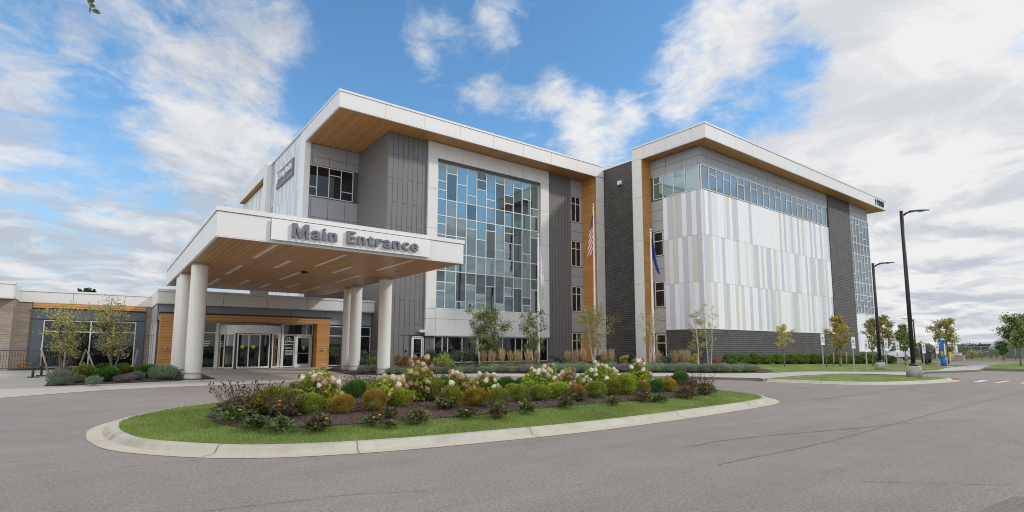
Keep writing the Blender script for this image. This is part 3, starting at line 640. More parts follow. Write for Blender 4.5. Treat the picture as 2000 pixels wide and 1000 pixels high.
def teal(zt,zb,i):
    m=(zt+zb)/2; return (zt-zb<1.1 and (15.2<m or 11.0<m<11.8 or 6.5<m<7.4)) or (i in(0,) and m>14)
curtain(WC,MX,cuts,MZ[0],MZ[5],.02,'curtain_wall','tall glass grid of staggered panes reflecting clouds',[M['glass'],M['glass_teal'],M['glass_deep']],.07,teal)
def window(wall,us,zs_cols,out=.02,gm='glass_dark',label=None,fw=.06,parent=HB,name='window',fm='frame',dep=.06):
    """us mullion positions, zs_cols: list of transom lists incl. top & bottom per column"""
    f=MB();g=MB()
    for i in range(len(us)-1):
        zz=sorted(zs_cols[i] if isinstance(zs_cols[0],(list,tuple)) else zs_cols,reverse=True)
        for z in zz: wall.box(f,us[i]+fw/2,us[i+1]-fw/2,z-fw/2,z+fw/2,out,out+dep*.9)
        for j in range(len(zz)-1): wall.quad(g,us[i]+.01,us[i+1]-.01,zz[j+1],zz[j],out+.01,0,tilt()*.5,tilt()*.5)
    zt=max(max(z) if isinstance(z,(list,tuple)) else z for z in zs_cols); zb=min(min(z) if isinstance(z,(list,tuple)) else z for z in zs_cols)
    for u in us: wall.box(f,u-fw/2,u+fw/2,zb-fw/2,zt+fw/2,out,out+dep)
    fo=f.build(name,M[fm],parent,label); g.build('glass',M[gm],fo); return fo
window(Wall('F',36.05),[20.04,20.74,21.24,22.55,23.89,25.2,26.54,27.89,28.6,29.21,31.5],[2.22,.25],.0,label='low strip of dark windows under the white frame')
# window stack between grey panels and wood leg
WS=Wall('F',36.05)
wz=[(15.78,15.08,13.36),(11.45,10.72,9.08),(7.1,6.4,4.80),(2.75,2.05,.5)]
for a,b,c in wz:
    window(WS,[34.57,35.15,35.75],[[a,b,c],[a,b,c]],.0)
mb=MB(); 
zb=[0,.44]; 
for (za,zz) in ((15.86,17.52),(11.53,13.28),(7.18,9.0),(2.83,4.72),(0,.42)):
    n=2 if zz-za>1 else 1; WS.panels(mb,[34.52,36.07],fr(za,zz,n),.03,(0,.03))
WS.panels(mb,[35.82,36.07],[.42,17.52],.03,(0,.028)) if False else None
for a,b,c in wz: WS.box(mb,35.80,36.07,c-.04,a+.04,0,.028)
mb.build('blue_grey_cladding',M['blue'],HB,'blue-grey panels between the small window stack'); mb=MB()
# recessed wall left of the grey box
WR=Wall('F',41.97)
WR.panels(mb,[11.57,12.1,13.45,14.83,15.88],[15.82,16.47,17.52],.03,(0,.03)); WR.panels(mb,[11.57,12.1,13.45,14.83,15.88],[10.75,11.6,13.2],.03,(0,.03))
WR.panels(mb,[11.57,12.1,13.45,14.83,15.88],[6.2,7.2,8.6],.03,(0,.03))
mb.build('blue_grey_cladding',M['blue'],HB,'blue-grey panels around the recessed corner windows'); mb_blue=MB()
window(WR,[11.6,12.49,13.45,14.44,15.42],[[15.74,13.98,13.28],[15.74,13.28],[15.74,15.18,13.28],[15.74,13.98,13.28]],.02,label='window band reflecting a patch of sky under the roof corner')
window(WR,[11.6,12.49,13.45,14.44,15.42],[[10.6,9.0]]*4,.02)
# block: left return
WL2=Wall('L',36.91)
WL2.panels(mb_blue,[23.67,23.89,25.38,26.91,28.5],[16.03,16.75,17.52],.03,(0,.03))
for a,b in ((13.92,11.25),(9.1,6.95),(4.75,2.6),(.0,.0)):
    if a>b: WL2.panels(mb_blue,[27.31,28.5],fr(b,a,3 if a>13 else 2),.03,(0,.03))
for a,b,c in ((11.15,10.39,9.17),(6.9,6.18,4.83),(2.5,1.83,.4)):
    window(WL2,[27.38,28.3],[a,b,c],.0)
window(WL2,[23.78,25.07,26.18,27.26,28.2],[[15.98,14.03],[15.98,15.36,14.03],[15.98,14.03],[15.98,15.36,14.03]],.01,'glass_teal',label='corner window band under the roof, side facing the flagpoles')
# block: front
WF=Wall('F',23.70)
WF.panels(mb_blue,[36.9,37.87]+[37.87+1.6*i for i in range(1,14)]+[59.7],[16.05,16.77,17.52],.03,(0,.03))
WF.panels(mb_blue,fr(65.25,70.3,3),[16.05,16.77,17.52],.03,(0,.03))
mb_blue.build('blue_grey_cladding',M['blue'],HB,'blue-grey rectangular panels around the small windows')
us=fr(36.9,59.3,21); 
window(WF,us,[[15.98,15.36,14.05] if i%2 else [15.98,14.05] for i in range(21)],.01,'glass_side',label='long ribbon window of tall panes under the roof')
# striped panels
SM=[M['strip_w'],M['strip_m'],M['strip_l'],M['strip_b']]
mb=MB(); rr=random.Random(5)
seqs={}
def pick(i,j):
    if (i,j) not in seqs:
        while True:
            c=rr.choices([0,1,2,3],[.42,.2,.22,.16])[0]
            if c in(2,3) and seqs.get((i-1,j))==c and rr.random()<.8: continue
            if c==3 and seqs.get((i-1,j))==3: continue
            break
        seqs[(i,j)]=c
    return seqs[(i,j)]
WF.panels(mb,fr(36.87,59.68,52),[2.95,6.62,10.36,13.98],.014,(0,.045),pick); 
WF.panels(mb,fr(65.25,70.28,12),[1.12,3.1,5.22],.014,(0,.03),lambda i,j:pick(i+60,j))
seqL=[[2,0,2,1,0,2,3,0] if False else [2,0,2,1,2,3,2,0],[3,2,0,2,1,2,0,3],[1,3,0,2,1,2,0,2]]
WL2.panels(mb,fr(23.68,27.31,8),[2.95,6.62,10.36,13.98],.014,(0,.045),lambda i,j:[ [2,0,1,2,1,0,2,1],[2,3,1,2,0,3,1,3],[2,0,2,0,2,3,2,0]][j][i])
# left wall of the tower
mb.build('striped_cladding',SM,HB,'vertical stripes of white, lavender-grey and beige metal on the right block'); mb=MB()
WLL=Wall('L',11.54)
WLL.panels(mb,fr(43.2,51.6,22),[0,4,8.2,14.0,17.7,18.6],.012,(0,.045),lambda i,j:{0:1,3:2}.get(pick(i+90,j%3),pick(i+90,j%3)))
WLL.panels(mb,fr(54.3,66,24),[8.2,14.6,17.5],.012,(0,.04),lambda i,j:pick(i+130,j))
mb.build('striped_cladding',SM,HB,'pale vertical stripes on the shaded left wall of the tower')
mb=MB(); mb.box(36.83,59.7,23.62,23.7,2.90,2.95); mb.box(36.83,36.9,23.62,27.31,2.90,2.95); mb.box(65.2,70.3,23.62,23.7,1.07,1.11)
mb.box(11.46,11.9,41.86,43.18,0,18.60); mb.box(36.82,36.9,23.63,23.72,2.95,13.98)
mb.box(11.05,11.55,52.8,54.1,8,18.83); mb.box(11.05,11.4,54.1,65.9,17.66,18.83)
mb.build('trim',M['white2'],HB,'thin white sills and end panels')
mb=MB(); mb.box(11.1,12,54.1,65.8,17.60,17.655); mb.build('soffit',M['wood_x'],HB,'small wood soffit at the far left roof')
mb=MB(); mb.box(11.50,11.56,51.66,52.8,8,18.6); mb.build('blue_grey_cladding',M['blue'],HB)
window(Wall('L',11.52),[51.75,52.2],[[16.3,15.4,14.3]],.0)
# right curtain
XR=[65.25,65.81,66.66,67.56,68.49,69.38,70.28]
R1=[(.22,.48),(.72,),(.22,),(.5,),(.22,.75),(.22,)];R2=[(.2,.7),(.6,),(.25,),(.6,),(.25,.8),(.5,)];R3=[(.3,),(.6,),(.3,),(.6,),(.3,),(.6,)]
cz=[15.98,13.14,11.9,8.67,7.31,5.27]; cc=[]
for i in range(6):
    c=list(cz[1:5])
    for B,a,b in ((R1,cz[0],cz[1]),(R2,cz[2],cz[3]),(R3,cz[4],cz[5])): c+=[a-(a-b)*q for q in B[i]]
    cc.append(c)
curtain(WF,XR,cc,15.98,5.27,.01,'curtain_wall','narrow glass grid at the far right end of the building',[M['glass_side'],M['glass_side']],.07)
# door in the grey wall
def door(wall,u0,u1,z0,z1,out,parent,label,gm='glass_dark',fm='frame',handle='l',stile=.12,g0=.25):
    f=MB(); wall.box(f,u0,u0+.06,z0,z1,out,out+.10); wall.box(f,u1-.06,u1,z0,z1,out,out+.10); wall.box(f,u0,u1,z1-.06,z1,out,out+.10)
    a,b=u0+.07,u1-.07; wall.box(f,a,a+stile,z0+.02,z1-.08,out,out+.06); wall.box(f,b-stile,b,z0+.02,z1-.08,out,out+.06); wall.box(f,a+stile,b-stile,z0+.02,z0+g0,out,out+.06); wall.box(f,a+stile,b-stile,z1-.08-stile,z1-.08,out,out+.06)
    d=f.build('door',M[fm],parent,label); g=MB(); wall.quad(g,a+stile,b-stile,z0+g0,z1-.08-stile,out+.03); g.build('glass',M[gm],d)
    h=MB(); uh=a+.06 if handle=='l' else b-.06
    y=(wall.p-out-.12); 
    pts=[(uh,y+.06,z0+1.25),(uh,y,z0+1.22),(uh+.03,y-.02,z0+1.1),(uh,y,z0+.96),(uh,y+.06,z0+.93)]
    h.tube(pts,.014,6); h.build('handle',M['metal'],d)
    p=MB(); wall.box(p,a+stile,b-stile,z0+.95,z0+.99,out+.05,out+.09); p.build('push_bar',M['metal'],d); return d
door(WT,18.12,19.12,.0,2.22,.0,HB,'white framed glass door in the charcoal panel wall')
mb=MB(); mb.box(18.68,19.15,35.68,36.05,2.52,2.72); mb.build('door_light',M['frame'],HB)
mb=MB(); mb.box(17.62,17.74,35.95,36.02,1.05,1.22); mb.build('card_reader',M['black'],HB)
mb=MB(); mb.box(36.98,37.2,31.95,32.35,16.42,16.78); mb.build('wall_light',M['frame'],HB)
# address number
place_text('address_number','19000',1.0,.03,[M['blackmark']],HB,(69.25,22.37,17.72),'F',-.022,2.4,1.2,height=.72)
# health sign on the left wall
sg=MB(); sg.box(11.38,11.5,44.95,50.3,15.6,17.1); sg=sg.build('wall_sign',M['signplate'],HB,'dark sign plate with white cross emblem and raised letters')
place_text('sign_letters','Trinity Health',.8,.05,[M['lettertrim']],sg,(11.36,49.0,16.0),'L',.012,3.8)
def petal(mb,cy,cz,ang,plane,L=.42,w=.2,th=.1,kind='L'):
    d=Vector((math.cos(ang),math.sin(ang))); n=Vector((-d.y,d.x)); out=[]
    for t in (0,.25,.5,.75,1): out.append((t,math.sin(math.pi*min(1,t*.9+.05))**.6*w))
    pl=[]
    for t,ww in out: pl.append(d*(t*L+.06)+n*ww)
    for t,ww in reversed(out): pl.append(d*(t*L+.06)-n*ww)
    k=len(pl)
    if kind=='L': vs=[(plane,cy-p.x,cz+p.y) for p in pl]+[(plane-th,cy-p.x,cz+p.y) for p in pl]
    else: vs=[(cy+p.x,plane,cz+p.y) for p in pl]+[(cy+p.x,plane-th,cz+p.y) for p in pl]
    mb.add(vs,[tuple(range(k)),tuple(range(2*k-1,k-1,-1))]+[(i,(i+1)%k,k+(i+1)%k,k+i) for i in range(k)])
mb=MB()
for k in range(4): petal(mb,49.75,16.4,math.pi/2*k,11.37)
mb.build('emblem',M['lettertrim'],sg)
# ================================================================== ENTRANCE WING
EW=empty('entrance_wing',(7,38,0),'low one-storey wing with wood portal, revolving door and tan brick','building')
mb=MB(); mb.box(2.34,15.9,38.35,60,0,4.4); mb.box(-4.45,2.3,43.4,60,0,4.6); mb.box(-40,-4.55,41.35,60,0,4.7); mb.box(-3.9,2.31,43.15,43.4,2.9,4.1); mb.build('wall_core',M['seam'],EW)
mb=MB(); WE=Wall('F',37.66)
WE.panels(mb,[2.27,5.75,8.35,10.95,13.3,15.85],[4.0,4.70],.025,(0,.05)); WE.box(mb,2.2,15.88,4.70,4.84,-.4,.10); mb.box(2.27,15.85,37.64,38.4,3.96,4.02)
mb.box(2.22,2.30,37.66,43.2,3.98,4.84)
WE2=Wall('F',43.1); WE2.panels(mb,[-4.45,-1.9,.75,2.25],[4.05,4.72],.02,(0,.05)); WE2.box(mb,-4.45,2.22,4.72,4.84,-.4,.09)
WE3=Wall('F',40.75); WE3.panels(mb,[-12.5,-9.6,-7,-4.45],[4.12,4.90],.02,(0,.05)); WE3.box(mb,-40,-4.40,4.90,5.05,-.4,.09); mb.box(-4.47,-4.41,40.76,43.0,4.12,4.89)
mb.box(-40,-12.5,40.7,40.75,4.12,4.9); mb.box(-40,-4.45,40.72,41.4,4.08,4.13)
mb.build('fascia',M['white'],EW,'white roof fascia of the low wing')
mb=MB(); mb.box(2.3,15.9,38.3,60,4.5,4.7); mb.box(-40,2.3,43.3,60,4.6,4.75); mb.build('roof',M['seam_l'],EW)
mb=MB(); mb.box(-4.45,-3.75,43.12,43.4,0,4.1); mb.box(1.95,2.6,43.12,43.4,0,4.1); mb.box(-40,-4.78,41.28,41.5,0,4.12); mb.box(-4.78,-4.45,41.28,43.4,0,4.12); mb.build('brick_wall',M['tan'],EW,'tan brick wall in long thin courses')
mb=MB(); Wd=Wall('F',43.12); Wd.panels(mb,[-3.75,-.9,1.95],[3.05,3.66],.02,(0,.12)); Wd.panels(mb,[-3.75,-3.22],[0,3.03],.02,(0,.12)); Wd.panels(mb,[1.46,1.95],[0,3.03],.02,(0,.12)); mb.build('slate_cladding',M['darkblue'],EW,'slate blue metal window surround')
mb=MB(); mb.box(-3.76,1.97,42.95,43.3,3.68,3.74); mb.build('flashing',M['black'],EW)
mb=MB(); mb.box(-3.75,1.95,43.05,43.2,3.74,4.06); mb.build('wood_siding',M['wood_z'],EW,'strip of wood boards under the fascia')
window(Wall('F',43.12),[-3.18,-2.06,-.9,.27,1.44],[[2.98,2.3,.12]]*4,.0,parent=EW,label='large dark window with white mullions behind two small trees')
# entrance level wall behind the portal
mb=MB(); WP=Wall('F',38.3)
WP.panels(mb,[2.35,4.9,7.5,10.0,12.45,15.88],[2.98,3.98],.03,(0,.05)); mb.box(2.28,2.33,38.3,43.1,2.9,3.98)
mb.build('blue_grey_cladding',M['blue'],EW,'blue-grey panels above the entrance glass')
WG=Wall('F',38.2)
window(WG,[12.55,13.68,14.9,15.78],[[2.86,2.2,.1]]*3,.0,parent=EW,label='dark window right of the wood portal'); 
window(Wall('L',2.34),[38.4,39.4,41.0,42.9],[[2.86,2.2,.1]]*3,.0,parent=EW,label='narrow window on the side return of the entrance')
# wood portal
mb=MB(); mb.box(11.59,12.45,37.28,38.25,0,3.38); mb.box(2.44,4.1,37.28,38.25,0,3.38) if False else None
mb.box(2.44,3.3,37.28,38.25,0,3.38); mb.box(3.3,11.59,37.28,38.25,2.98,3.38)
mb.build('portal',M['wood_z'],EW,'wood clad portal framing the entrance doors')
mb=MB(); mb.box(2.38,12.52,37.22,38.25,3.38,3.46); mb.build('flashing',M['black'],EW)
mb=MB(); mb.box(11.9,12.12,37.2,37.28,1.17,1.26); mb.box(2.75,2.85,37.18,37.28,1.25,1.42); mb.build('door_opener',M['metal'],EW)
mb=MB(); mb.box(3.3,11.59,37.3,38.25,.012,.03); mb.build('threshold',M['metal'],EW)
# glazing
WG=Wall('F',38.15)
window(WG,[3.35,4.35,5.50],[[2.95,2.28,.08]]*2,.0,parent=EW,label='dark glass sidelight with small white icons')
window(WG,[5.68,7.2,8.4,9.46],[[2.95,2.80]]*3,.0,parent=EW,name='transom_window')
window(WG,[9.56,11.10,11.5],[[2.95,2.24]]*2,.0,parent=EW,name='transom_window')
mb=MB(); mb.box(5.50,5.66,37.98,38.15,0,2.95); mb.box(9.45,9.56,37.98,38.15,0,2.95); mb.build('door_post',M['frame'],EW)
window(WG,[9.60,10.31],[[2.2,.08]],.0,parent=EW,label='dark glass panel with white emblem and opening hours')
door(WG,10.36,11.50,0,2.22,.0,EW,'single glass swing door in a light metal frame')
# revolving door
rv=MB(); cx,cy,R=7.56,38.9,2.05
def arc(a0,a1,n=14): return [(cx+R*math.sin(math.radians(a0+(a1-a0)*i/n)),cy-R*math.cos(math.radians(a0+(a1-a0)*i/n))) for i in range(n+1)]
def wallarc(mb,a0,a1,z0,z1,th=.04,n=14,mi=0):
    p=arc(a0,a1,n); 
    q=[(cx+(x-cx)*(R-th)/R,cy+(y-cy)*(R-th)/R) for x,y in p]; vs=[]
    for (x,y),(u,v) in zip(p,q): vs+=[(x,y,z0),(x,y,z1),(u,v,z1),(u,v,z0)]
    fs=[]
    for i in range(n):
        a=4*i
        for k in range(4): fs.append((a+k,a+(k+1)%4,a+4+(k+1)%4,a+4+k))
    fs+=[(0,1,2,3),(4*n+3,4*n+2,4*n+1,4*n)]; mb.add(vs,fs,mi)
wallarc(rv,-68,68,2.26,2.78,.3); rvo=rv.build('revolving_door',M['frame'],EW,'curved automatic revolving door drum with pale band')
f=MB(); g=MB(); k=MB()
for a in (-66,-52,-34): wallarc(f,a-1.3,a+1.3,.05,2.24,.05,2)
for a in (34.5,52,66): wallarc(f,a-1.3,a+1.3,.05,2.24,.05,2)
for a,b in ((-66,-34),(34.5,66)): wallarc(f,a,b,.05,.14,.05,8); wallarc(f,a,b,2.18,2.26,.05,8)
for a in (-27.5,-10,8.5,26.5): wallarc(f,a-1.0,a+1.0,.05,2.2,.05,2)
wallarc(f,-27.5,26.5,.05,.17,.05,12); wallarc(f,-27.5,26.5,2.16,2.22,.05,12)
wallarc(g,-66,66,.1,2.2,.02,24)
wallarc(k,-32.5,-28.8,.03,2.25,.10,3); wallarc(k,27.8,31.8,.03,2.25,.10,3); wallarc(k,-30,30,.012,.05,.10,12)
g2=MB()
f.build('frame',M['frame'],rvo); g.build('glass',M['glass_dark'],rvo); k.build('black_edge',M['black'],rvo)
m=MB()
for a in (-19,-.5):
    x,y=arc(a,a+1,1)[0]; m.lathe([(.10,0),(.10,.01)],(0,0,0),16) if False else None
yel=plain('yellow_sticker',(.62,.58,.03),.5)
def disc(mb,x,y,z,r,n=18):
    mb.add([(x+r*math.cos(2*math.pi*i/n),y,z+r*math.sin(2*math.pi*i/n)) for i in range(n)],[tuple(reversed(range(n)))])
for a in (-20,-2.5): x,y=arc(a,a+1,1)[0]; disc(m,x,y-.03,1.42,.12)
disc(m,10.92,38.05,1.38,.10); m.build('door_sticker',yel,rvo)
m=MB(); m.box(10.84,11.0,38.04,38.05,1.17,1.24); m.build('blue_sticker',plain('sticker_blue',(.06,.16,.5),.5),EW)
# white lettering on the glass
m=MB()
for kk in range(4): petal(m,9.97,1.93,math.pi/2*kk,38.10,.07,.035,.004,'F')
m.build('emblem',M['lettertrim'],EW)
def gtext(s,x,z,h,w): place_text('door_lettering',s,h,.002,[M['lettertrim']],EW,(x-w/2,38.105,z),'F',.002,w)
gtext('Trinity Health',9.95,1.70,.13,.56); gtext('IHA Medical Group',9.95,1.52,.09,.54); gtext('Urgent Care',9.95,1.27,.12,.48)
m=MB()
for i,z in enumerate((1.13,1.05,.97,.89)):
    for kx in (-.2,-.07,.06,.17): m.box(9.95+kx,9.95+kx+.10,38.10,38.104,z,z+.035)
for i,z in enumerate((1.72,1.58,1.44)):
    disc(m,4.76,38.10,z+.02,.055); m.box(4.86,5.2 if i<2 else 5.12,38.10,38.104,z,z+.05)
m.build('glass_marks',M['lettertrim'],EW)
# ================================================================== CANOPY
EC=empty('entrance_canopy',(7.5,27,0),'flat white drive-up canopy with wood underside on six round columns','canopy')
X0,X1,Y0,Y1=2.66,12.39,19.75,38.4; ZB,ZC=5.14,6.16
mb=MB(); WA=Wall('F',Y0+.05); WA.panels(mb,[X0,4.36,7.5,10.66,X1],[ZB,5.99],.014,(0,.05)); WA.box(mb,X0-.04,X1+.04,6.0,ZC,-.3,.09)
WB=Wall('L',X0+.05); WB.panels(mb,[Y0+.001,23.5,27.2,31,34.7,Y1],[ZB,5.99],.014,(0,.05)); WB.box(mb,Y0+.36,Y1,6.0,ZC,-.3,.09)
mb.box(X1-.05,X1,Y0+.06,Y1,ZB,5.99); mb.box(X1-.3,X1+.039,Y0+.36,Y1,6.0,ZC)
mb.box(X0+.06,X1-.06,Y0+.06,Y1,5.3,6.08); mb.box(X0+.05,X1-.05,Y1,Y1+.05,ZB,6.1)
mb.box(X0+.0,X1,Y0+.0,Y0+.09,ZB-.03,ZB); mb.box(X0,X0+.09,Y0+.09,Y1,ZB-.03,ZB)
mb.build('fascia',M['white'],EC)
mb=MB(); mb.box(X0+.08,X1-.05,Y0+.08,Y1,ZB-.02,ZB+.06); mb.build('soffit',M['wood_c'],EC,'wood plank underside with recessed strip lights')
LT=[(4.665,20.13,23.87),(6.08,23.66,26.26),(4.665,26.38,30.21),(7.43,20.78,24.57),(4.67,32.44,36.15),(6.1,31.98,34.74),(7.48,33.21,35.8),(7.43,27.06,30.95),(8.81,23.78,26.36),(8.83,32.16,34.83),(10.19,20.27,23.99),(10.27,26.56,30.12),(10.29,32.69,36.53)]
for x,a,b in LT:
    m=MB(); m.box(x-.085,x+.085,a,b,ZB-.03,ZB-.02); m.build('strip_light',M['lens'],EC)
m=MB(); m.lathe([(.0,0),(.16,0),(.16,-.06),(.09,-.09)][1:],(7.55,26.73,ZB-.02),20); m.build('smoke_detector',M['black'],EC)
for x,y in ((3.1,27.0),(3.04,31.25),(3.04,32.6),(11.8,26.6),(12.0,31.3),(12.0,32.55)):
    m=MB(); m.lathe([(.335,.30),(.335,.33),(.335,2.39),(.335,2.418),(.3345,2.42),(.329,2.425),(.329,2.435),(.3345,2.44),(.335,2.442),(.335,2.47),(.335,ZB-.16),(.335,ZB-.12),(.30,ZB-.11),(.30,ZB-.02)],(x,y,0),40); c=m.build('column',M['column'],EC)
    m=MB(); m.lathe([(.345,0),(.345,.17),(.315,.19),(.31,.32)],(x,y,0),40); m.build('plinth',M['conc_col'],c)
bd=MB(); bd.box(4.36,10.66,Y0-.13,Y0-.07,5.21,5.95); bd.box(4.5,10.5,Y0-.07,Y0,5.3,5.85); bd=bd.build('sign_board',M['white2'],EC)
lo=place_text('sign_letters','ain Entrance',.66,.055,[M['letter'],M['letter']],bd,(5.72,Y0-.14,5.365),'F',0,4.33,1.14,fat=.019)
mm=MB(); mx,mz,mw,mh=5.04,5.345,.58,.52
Mo=[(0,0),(0,1),(.27,1),(.5,.36),(.73,1),(1,1),(1,0),(.81,0),(.81,.72),(.59,0),(.41,0),(.19,.72),(.19,0)]
pts=[(mx+a*mw,mz+b*mh) for a,b in Mo]; n=len(pts); tr=tessellate_polygon([[Vector((a,b,0)) for a,b in pts]])
mm.add([(a,Y0-.25,b) for a,b in pts]+[(a,Y0-.13,b) for a,b in pts],[tuple(t) for t in tr]+[(i,(i+1)%n,n+(i+1)%n,n+i) for i in range(n)])
mm.build('sign_letter',M['letter'],bd)
m=MB()
for x,y in ((8.9,21),(2.9,19.9)): m.tube([(x,y,6.1),(x,y,6.45)],.012,5)
m.build('lightning_rod',M['metal'],EC)
m=MB()
for x in (18.5,24.2,30.4): m.tube([(x,34.4,18.7),(x,34.4,19.05)],.012,5)
for x,y in ((35.8,22.5),(35.9,26),(44,22.6),(54,22.6),(64,22.6),(72,22.6),(11.6,34.3)): m.tube([(x,y,18.7),(x,y,19.1)],.012,5)
m.build('lightning_rod',M['metal'],HB)
# ================================================================== VEGETATION
def rdir(n):
    v=RN.normal(size=(n,3)); return v/np.linalg.norm(v,axis=1)[:,None]
def leaves_obj(name,cen,size,mats,parent=None,tint=None,axis=None,aspect=1.8,up=.0,extra=None,kind=None,width_jit=.25):
    """one mesh of small leaf blades; axis: preferred long direction per leaf"""
    n=len(cen); cen=np.asarray(cen,float)
    a=rdir(n) if axis is None else axis+rdir(n)*.35
    a[:,2]+=up; a/=np.linalg.norm(a,axis=1)[:,None]
    b=np.cross(a,rdir(n)); b/=np.maximum(1e-6,np.linalg.norm(b,axis=1))[:,None]
    s=(np.full(n,size) if np.isscalar(size) else np.asarray(size))*(1+width_jit*RN.uniform(-1,1,n))
    L=a*(s*aspect*.5)[:,None]; B=b*(s*.5)[:,None]
    v=np.stack([cen-L,cen+B*.9-L*.1,cen+L,cen-B*.9-L*.1],1).reshape(-1,3)
    t=RN.uniform(0,1,n) if tint is None else np.clip(tint,0,1)
    me=bpy.data.meshes.new(name); nv=len(v); ev=np.zeros((0,3)); 
    off=wloc(parent) if parent else Vector((0,0,0)); v=v-np.array(off)
    if extra is not None: ev=np.array(extra[0],float)-np.array(off)
    allv=np.concatenate([v,ev]) if len(ev) else v
    me.vertices.add(len(allv)); me.vertices.foreach_set('co',allv.astype('f').ravel())
    ef=extra[1] if extra is not None else []
    nl=4*n+sum(len(f) for f in ef); me.loops.add(nl); me.polygons.add(n+len(ef))
    li=list(range(4*n))
    ls=list(range(0,4*n,4)); lt=[4]*n; p=4*n
    for f in ef: li+= [i+nv for i in f]; ls.append(p); lt.append(len(f)); p+=len(f)
    me.loops.foreach_set('vertex_index',li); me.polygons.foreach_set('loop_start',ls); me.polygons.foreach_set('loop_total',lt)
    for m in mats: me.materials.append(m)
    mi=[0]*n+[1 if len(mats)>1 else 0]*len(ef); me.polygons.foreach_set('material_index',mi)
    at=me.attributes.new('tint','FLOAT','POINT'); tv=np.concatenate([np.repeat(t,4),np.full(len(ev),.3)]); at.data.foreach_set('value',tv.astype('f'))
    me.update(); me.validate()
    o=bpy.data.objects.new(name,me); COL.objects.link(o)
    if parent: o.parent=parent; WL[o.name]=wloc(parent)
    if kind: o['kind']=kind
    return o
def lump(n,seed):
    """lumpy ellipsoid surface radius factor"""
    r=np.random.RandomState(seed); ds=r.normal(size=(9,3)); ds/=np.linalg.norm(ds,axis=1)[:,None]; w=r.uniform(-.20,.26,9)
    return lambda d: 1+((np.clip(d@ds.T,0,1)**5)*w).sum(1)
def core_mesh(rx,rz,k=.80,zc=.5):
    mb=MB(); prof=[(rx*k*math.sin(math.pi*i/8)+.002,rz*(zc*2)*.5*(1-math.cos(math.pi*i/8))*k+rz*.04) for i in range(9)]
    mb.lathe(prof,(0,0,0),10); return mb.v,mb.f
def globe_bush(name,rx,hh,matk,seed,n=1500,leaf=.042,tintf=None,spiky=0):
    lf=lump(9,seed); d=rdir(n); d[:,2]=np.abs(d[:,2])*np.where(RN.rand(n)<.78,1,-1)
    rad=lf(d)*(1.04-.34*RN.rand(n)**1.3)*(1+.05*np.sin(d[:,0]*23+seed)*np.sin(d[:,1]*19+d[:,2]*21)); rad=rad*np.where(RN.rand(n)<.05,RN.uniform(1.05,1.22,n),1); c=d*rad[:,None]*np.array([rx,rx,hh/2]); c[:,2]+=hh*.48; c[:,2]=np.maximum(c[:,2],.02)
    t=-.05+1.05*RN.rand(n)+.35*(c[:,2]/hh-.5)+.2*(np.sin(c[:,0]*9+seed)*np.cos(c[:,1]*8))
    ax=d.copy(); ax[:,2]+=.5
    o=leaves_obj(name,c,leaf,[LM[matk],LM[matk]],None,t,ax,2.1+spiky,0,core_mesh(rx,hh,.66)); return o
protos={}
def hide(o): pass
def stems_mesh(n,h,spread,head=.013,seed=0,r=.004,heads=True,lean=.35):
    mb=MB(); rr=random.Random(seed)
    for i in range(n):
        a=rr.uniform(0,2*math.pi); q=rr.random()**.6*spread; x,y=q*math.cos(a)*.5,q*math.sin(a)*.5
        hh=h*rr.uniform(.6,1.0); tx,ty=x+math.cos(a)*q*lean*2,y+math.sin(a)*q*lean*2
        p=[(x,y,0),((x+tx)/2+rr.uniform(-.02,.02),(y+ty)/2+rr.uniform(-.02,.02),hh*.55),(tx,ty,hh)]
        mb.tube(p,r,3,0,False,False)
        if rr.random()<.7:
            b=rr.uniform(0,6.28); e=(p[1][0]+math.cos(b)*.08,p[1][1]+math.sin(b)*.08,hh*.85); mb.tube([p[1],e],r*.8,3,0,False,False)
            if heads: mb.lathe([(.002,-head),(head,0),(.002,head*1.3)],e,5,1,True)
        if heads: mb.lathe([(.002,-head),(head,0),(head*.8,head),(.002,head*1.7)],(tx,ty,hh),6,1,True)
    return mb
M['stem']=plain('dry_stem',(.12,.075,.045),.9); M['head']=plain('seed_head',(.022,.015,.012),.9); M['greenstem']=plain('green_stem',(.12,.16,.05),.8)
M['orangef']=plain('orange_flower',(.75,.28,.02),.7)
def order(i): 
    n=i+1; s='th' if 10<=n%100<=20 else {1:'st',2:'nd',3:'rd'}.get(n%10,'th')
    W_=['first','second','third','fourth','fifth','sixth','seventh','eighth','ninth','tenth','eleventh','twelfth']
    return W_[i] if i<12 else f"{n}{s}"
def put(px,py,z=None,zf=None):
    """ground point below reference pixel, on a mounded surface"""
    zz=0
    for _ in range(8):
        P=G(px,py,zz); zz=zf(P[0],P[1]) if zf else (z or 0)
    return (P[0],P[1],zz)
izb=lambda x,y: izf(x,y)+.018
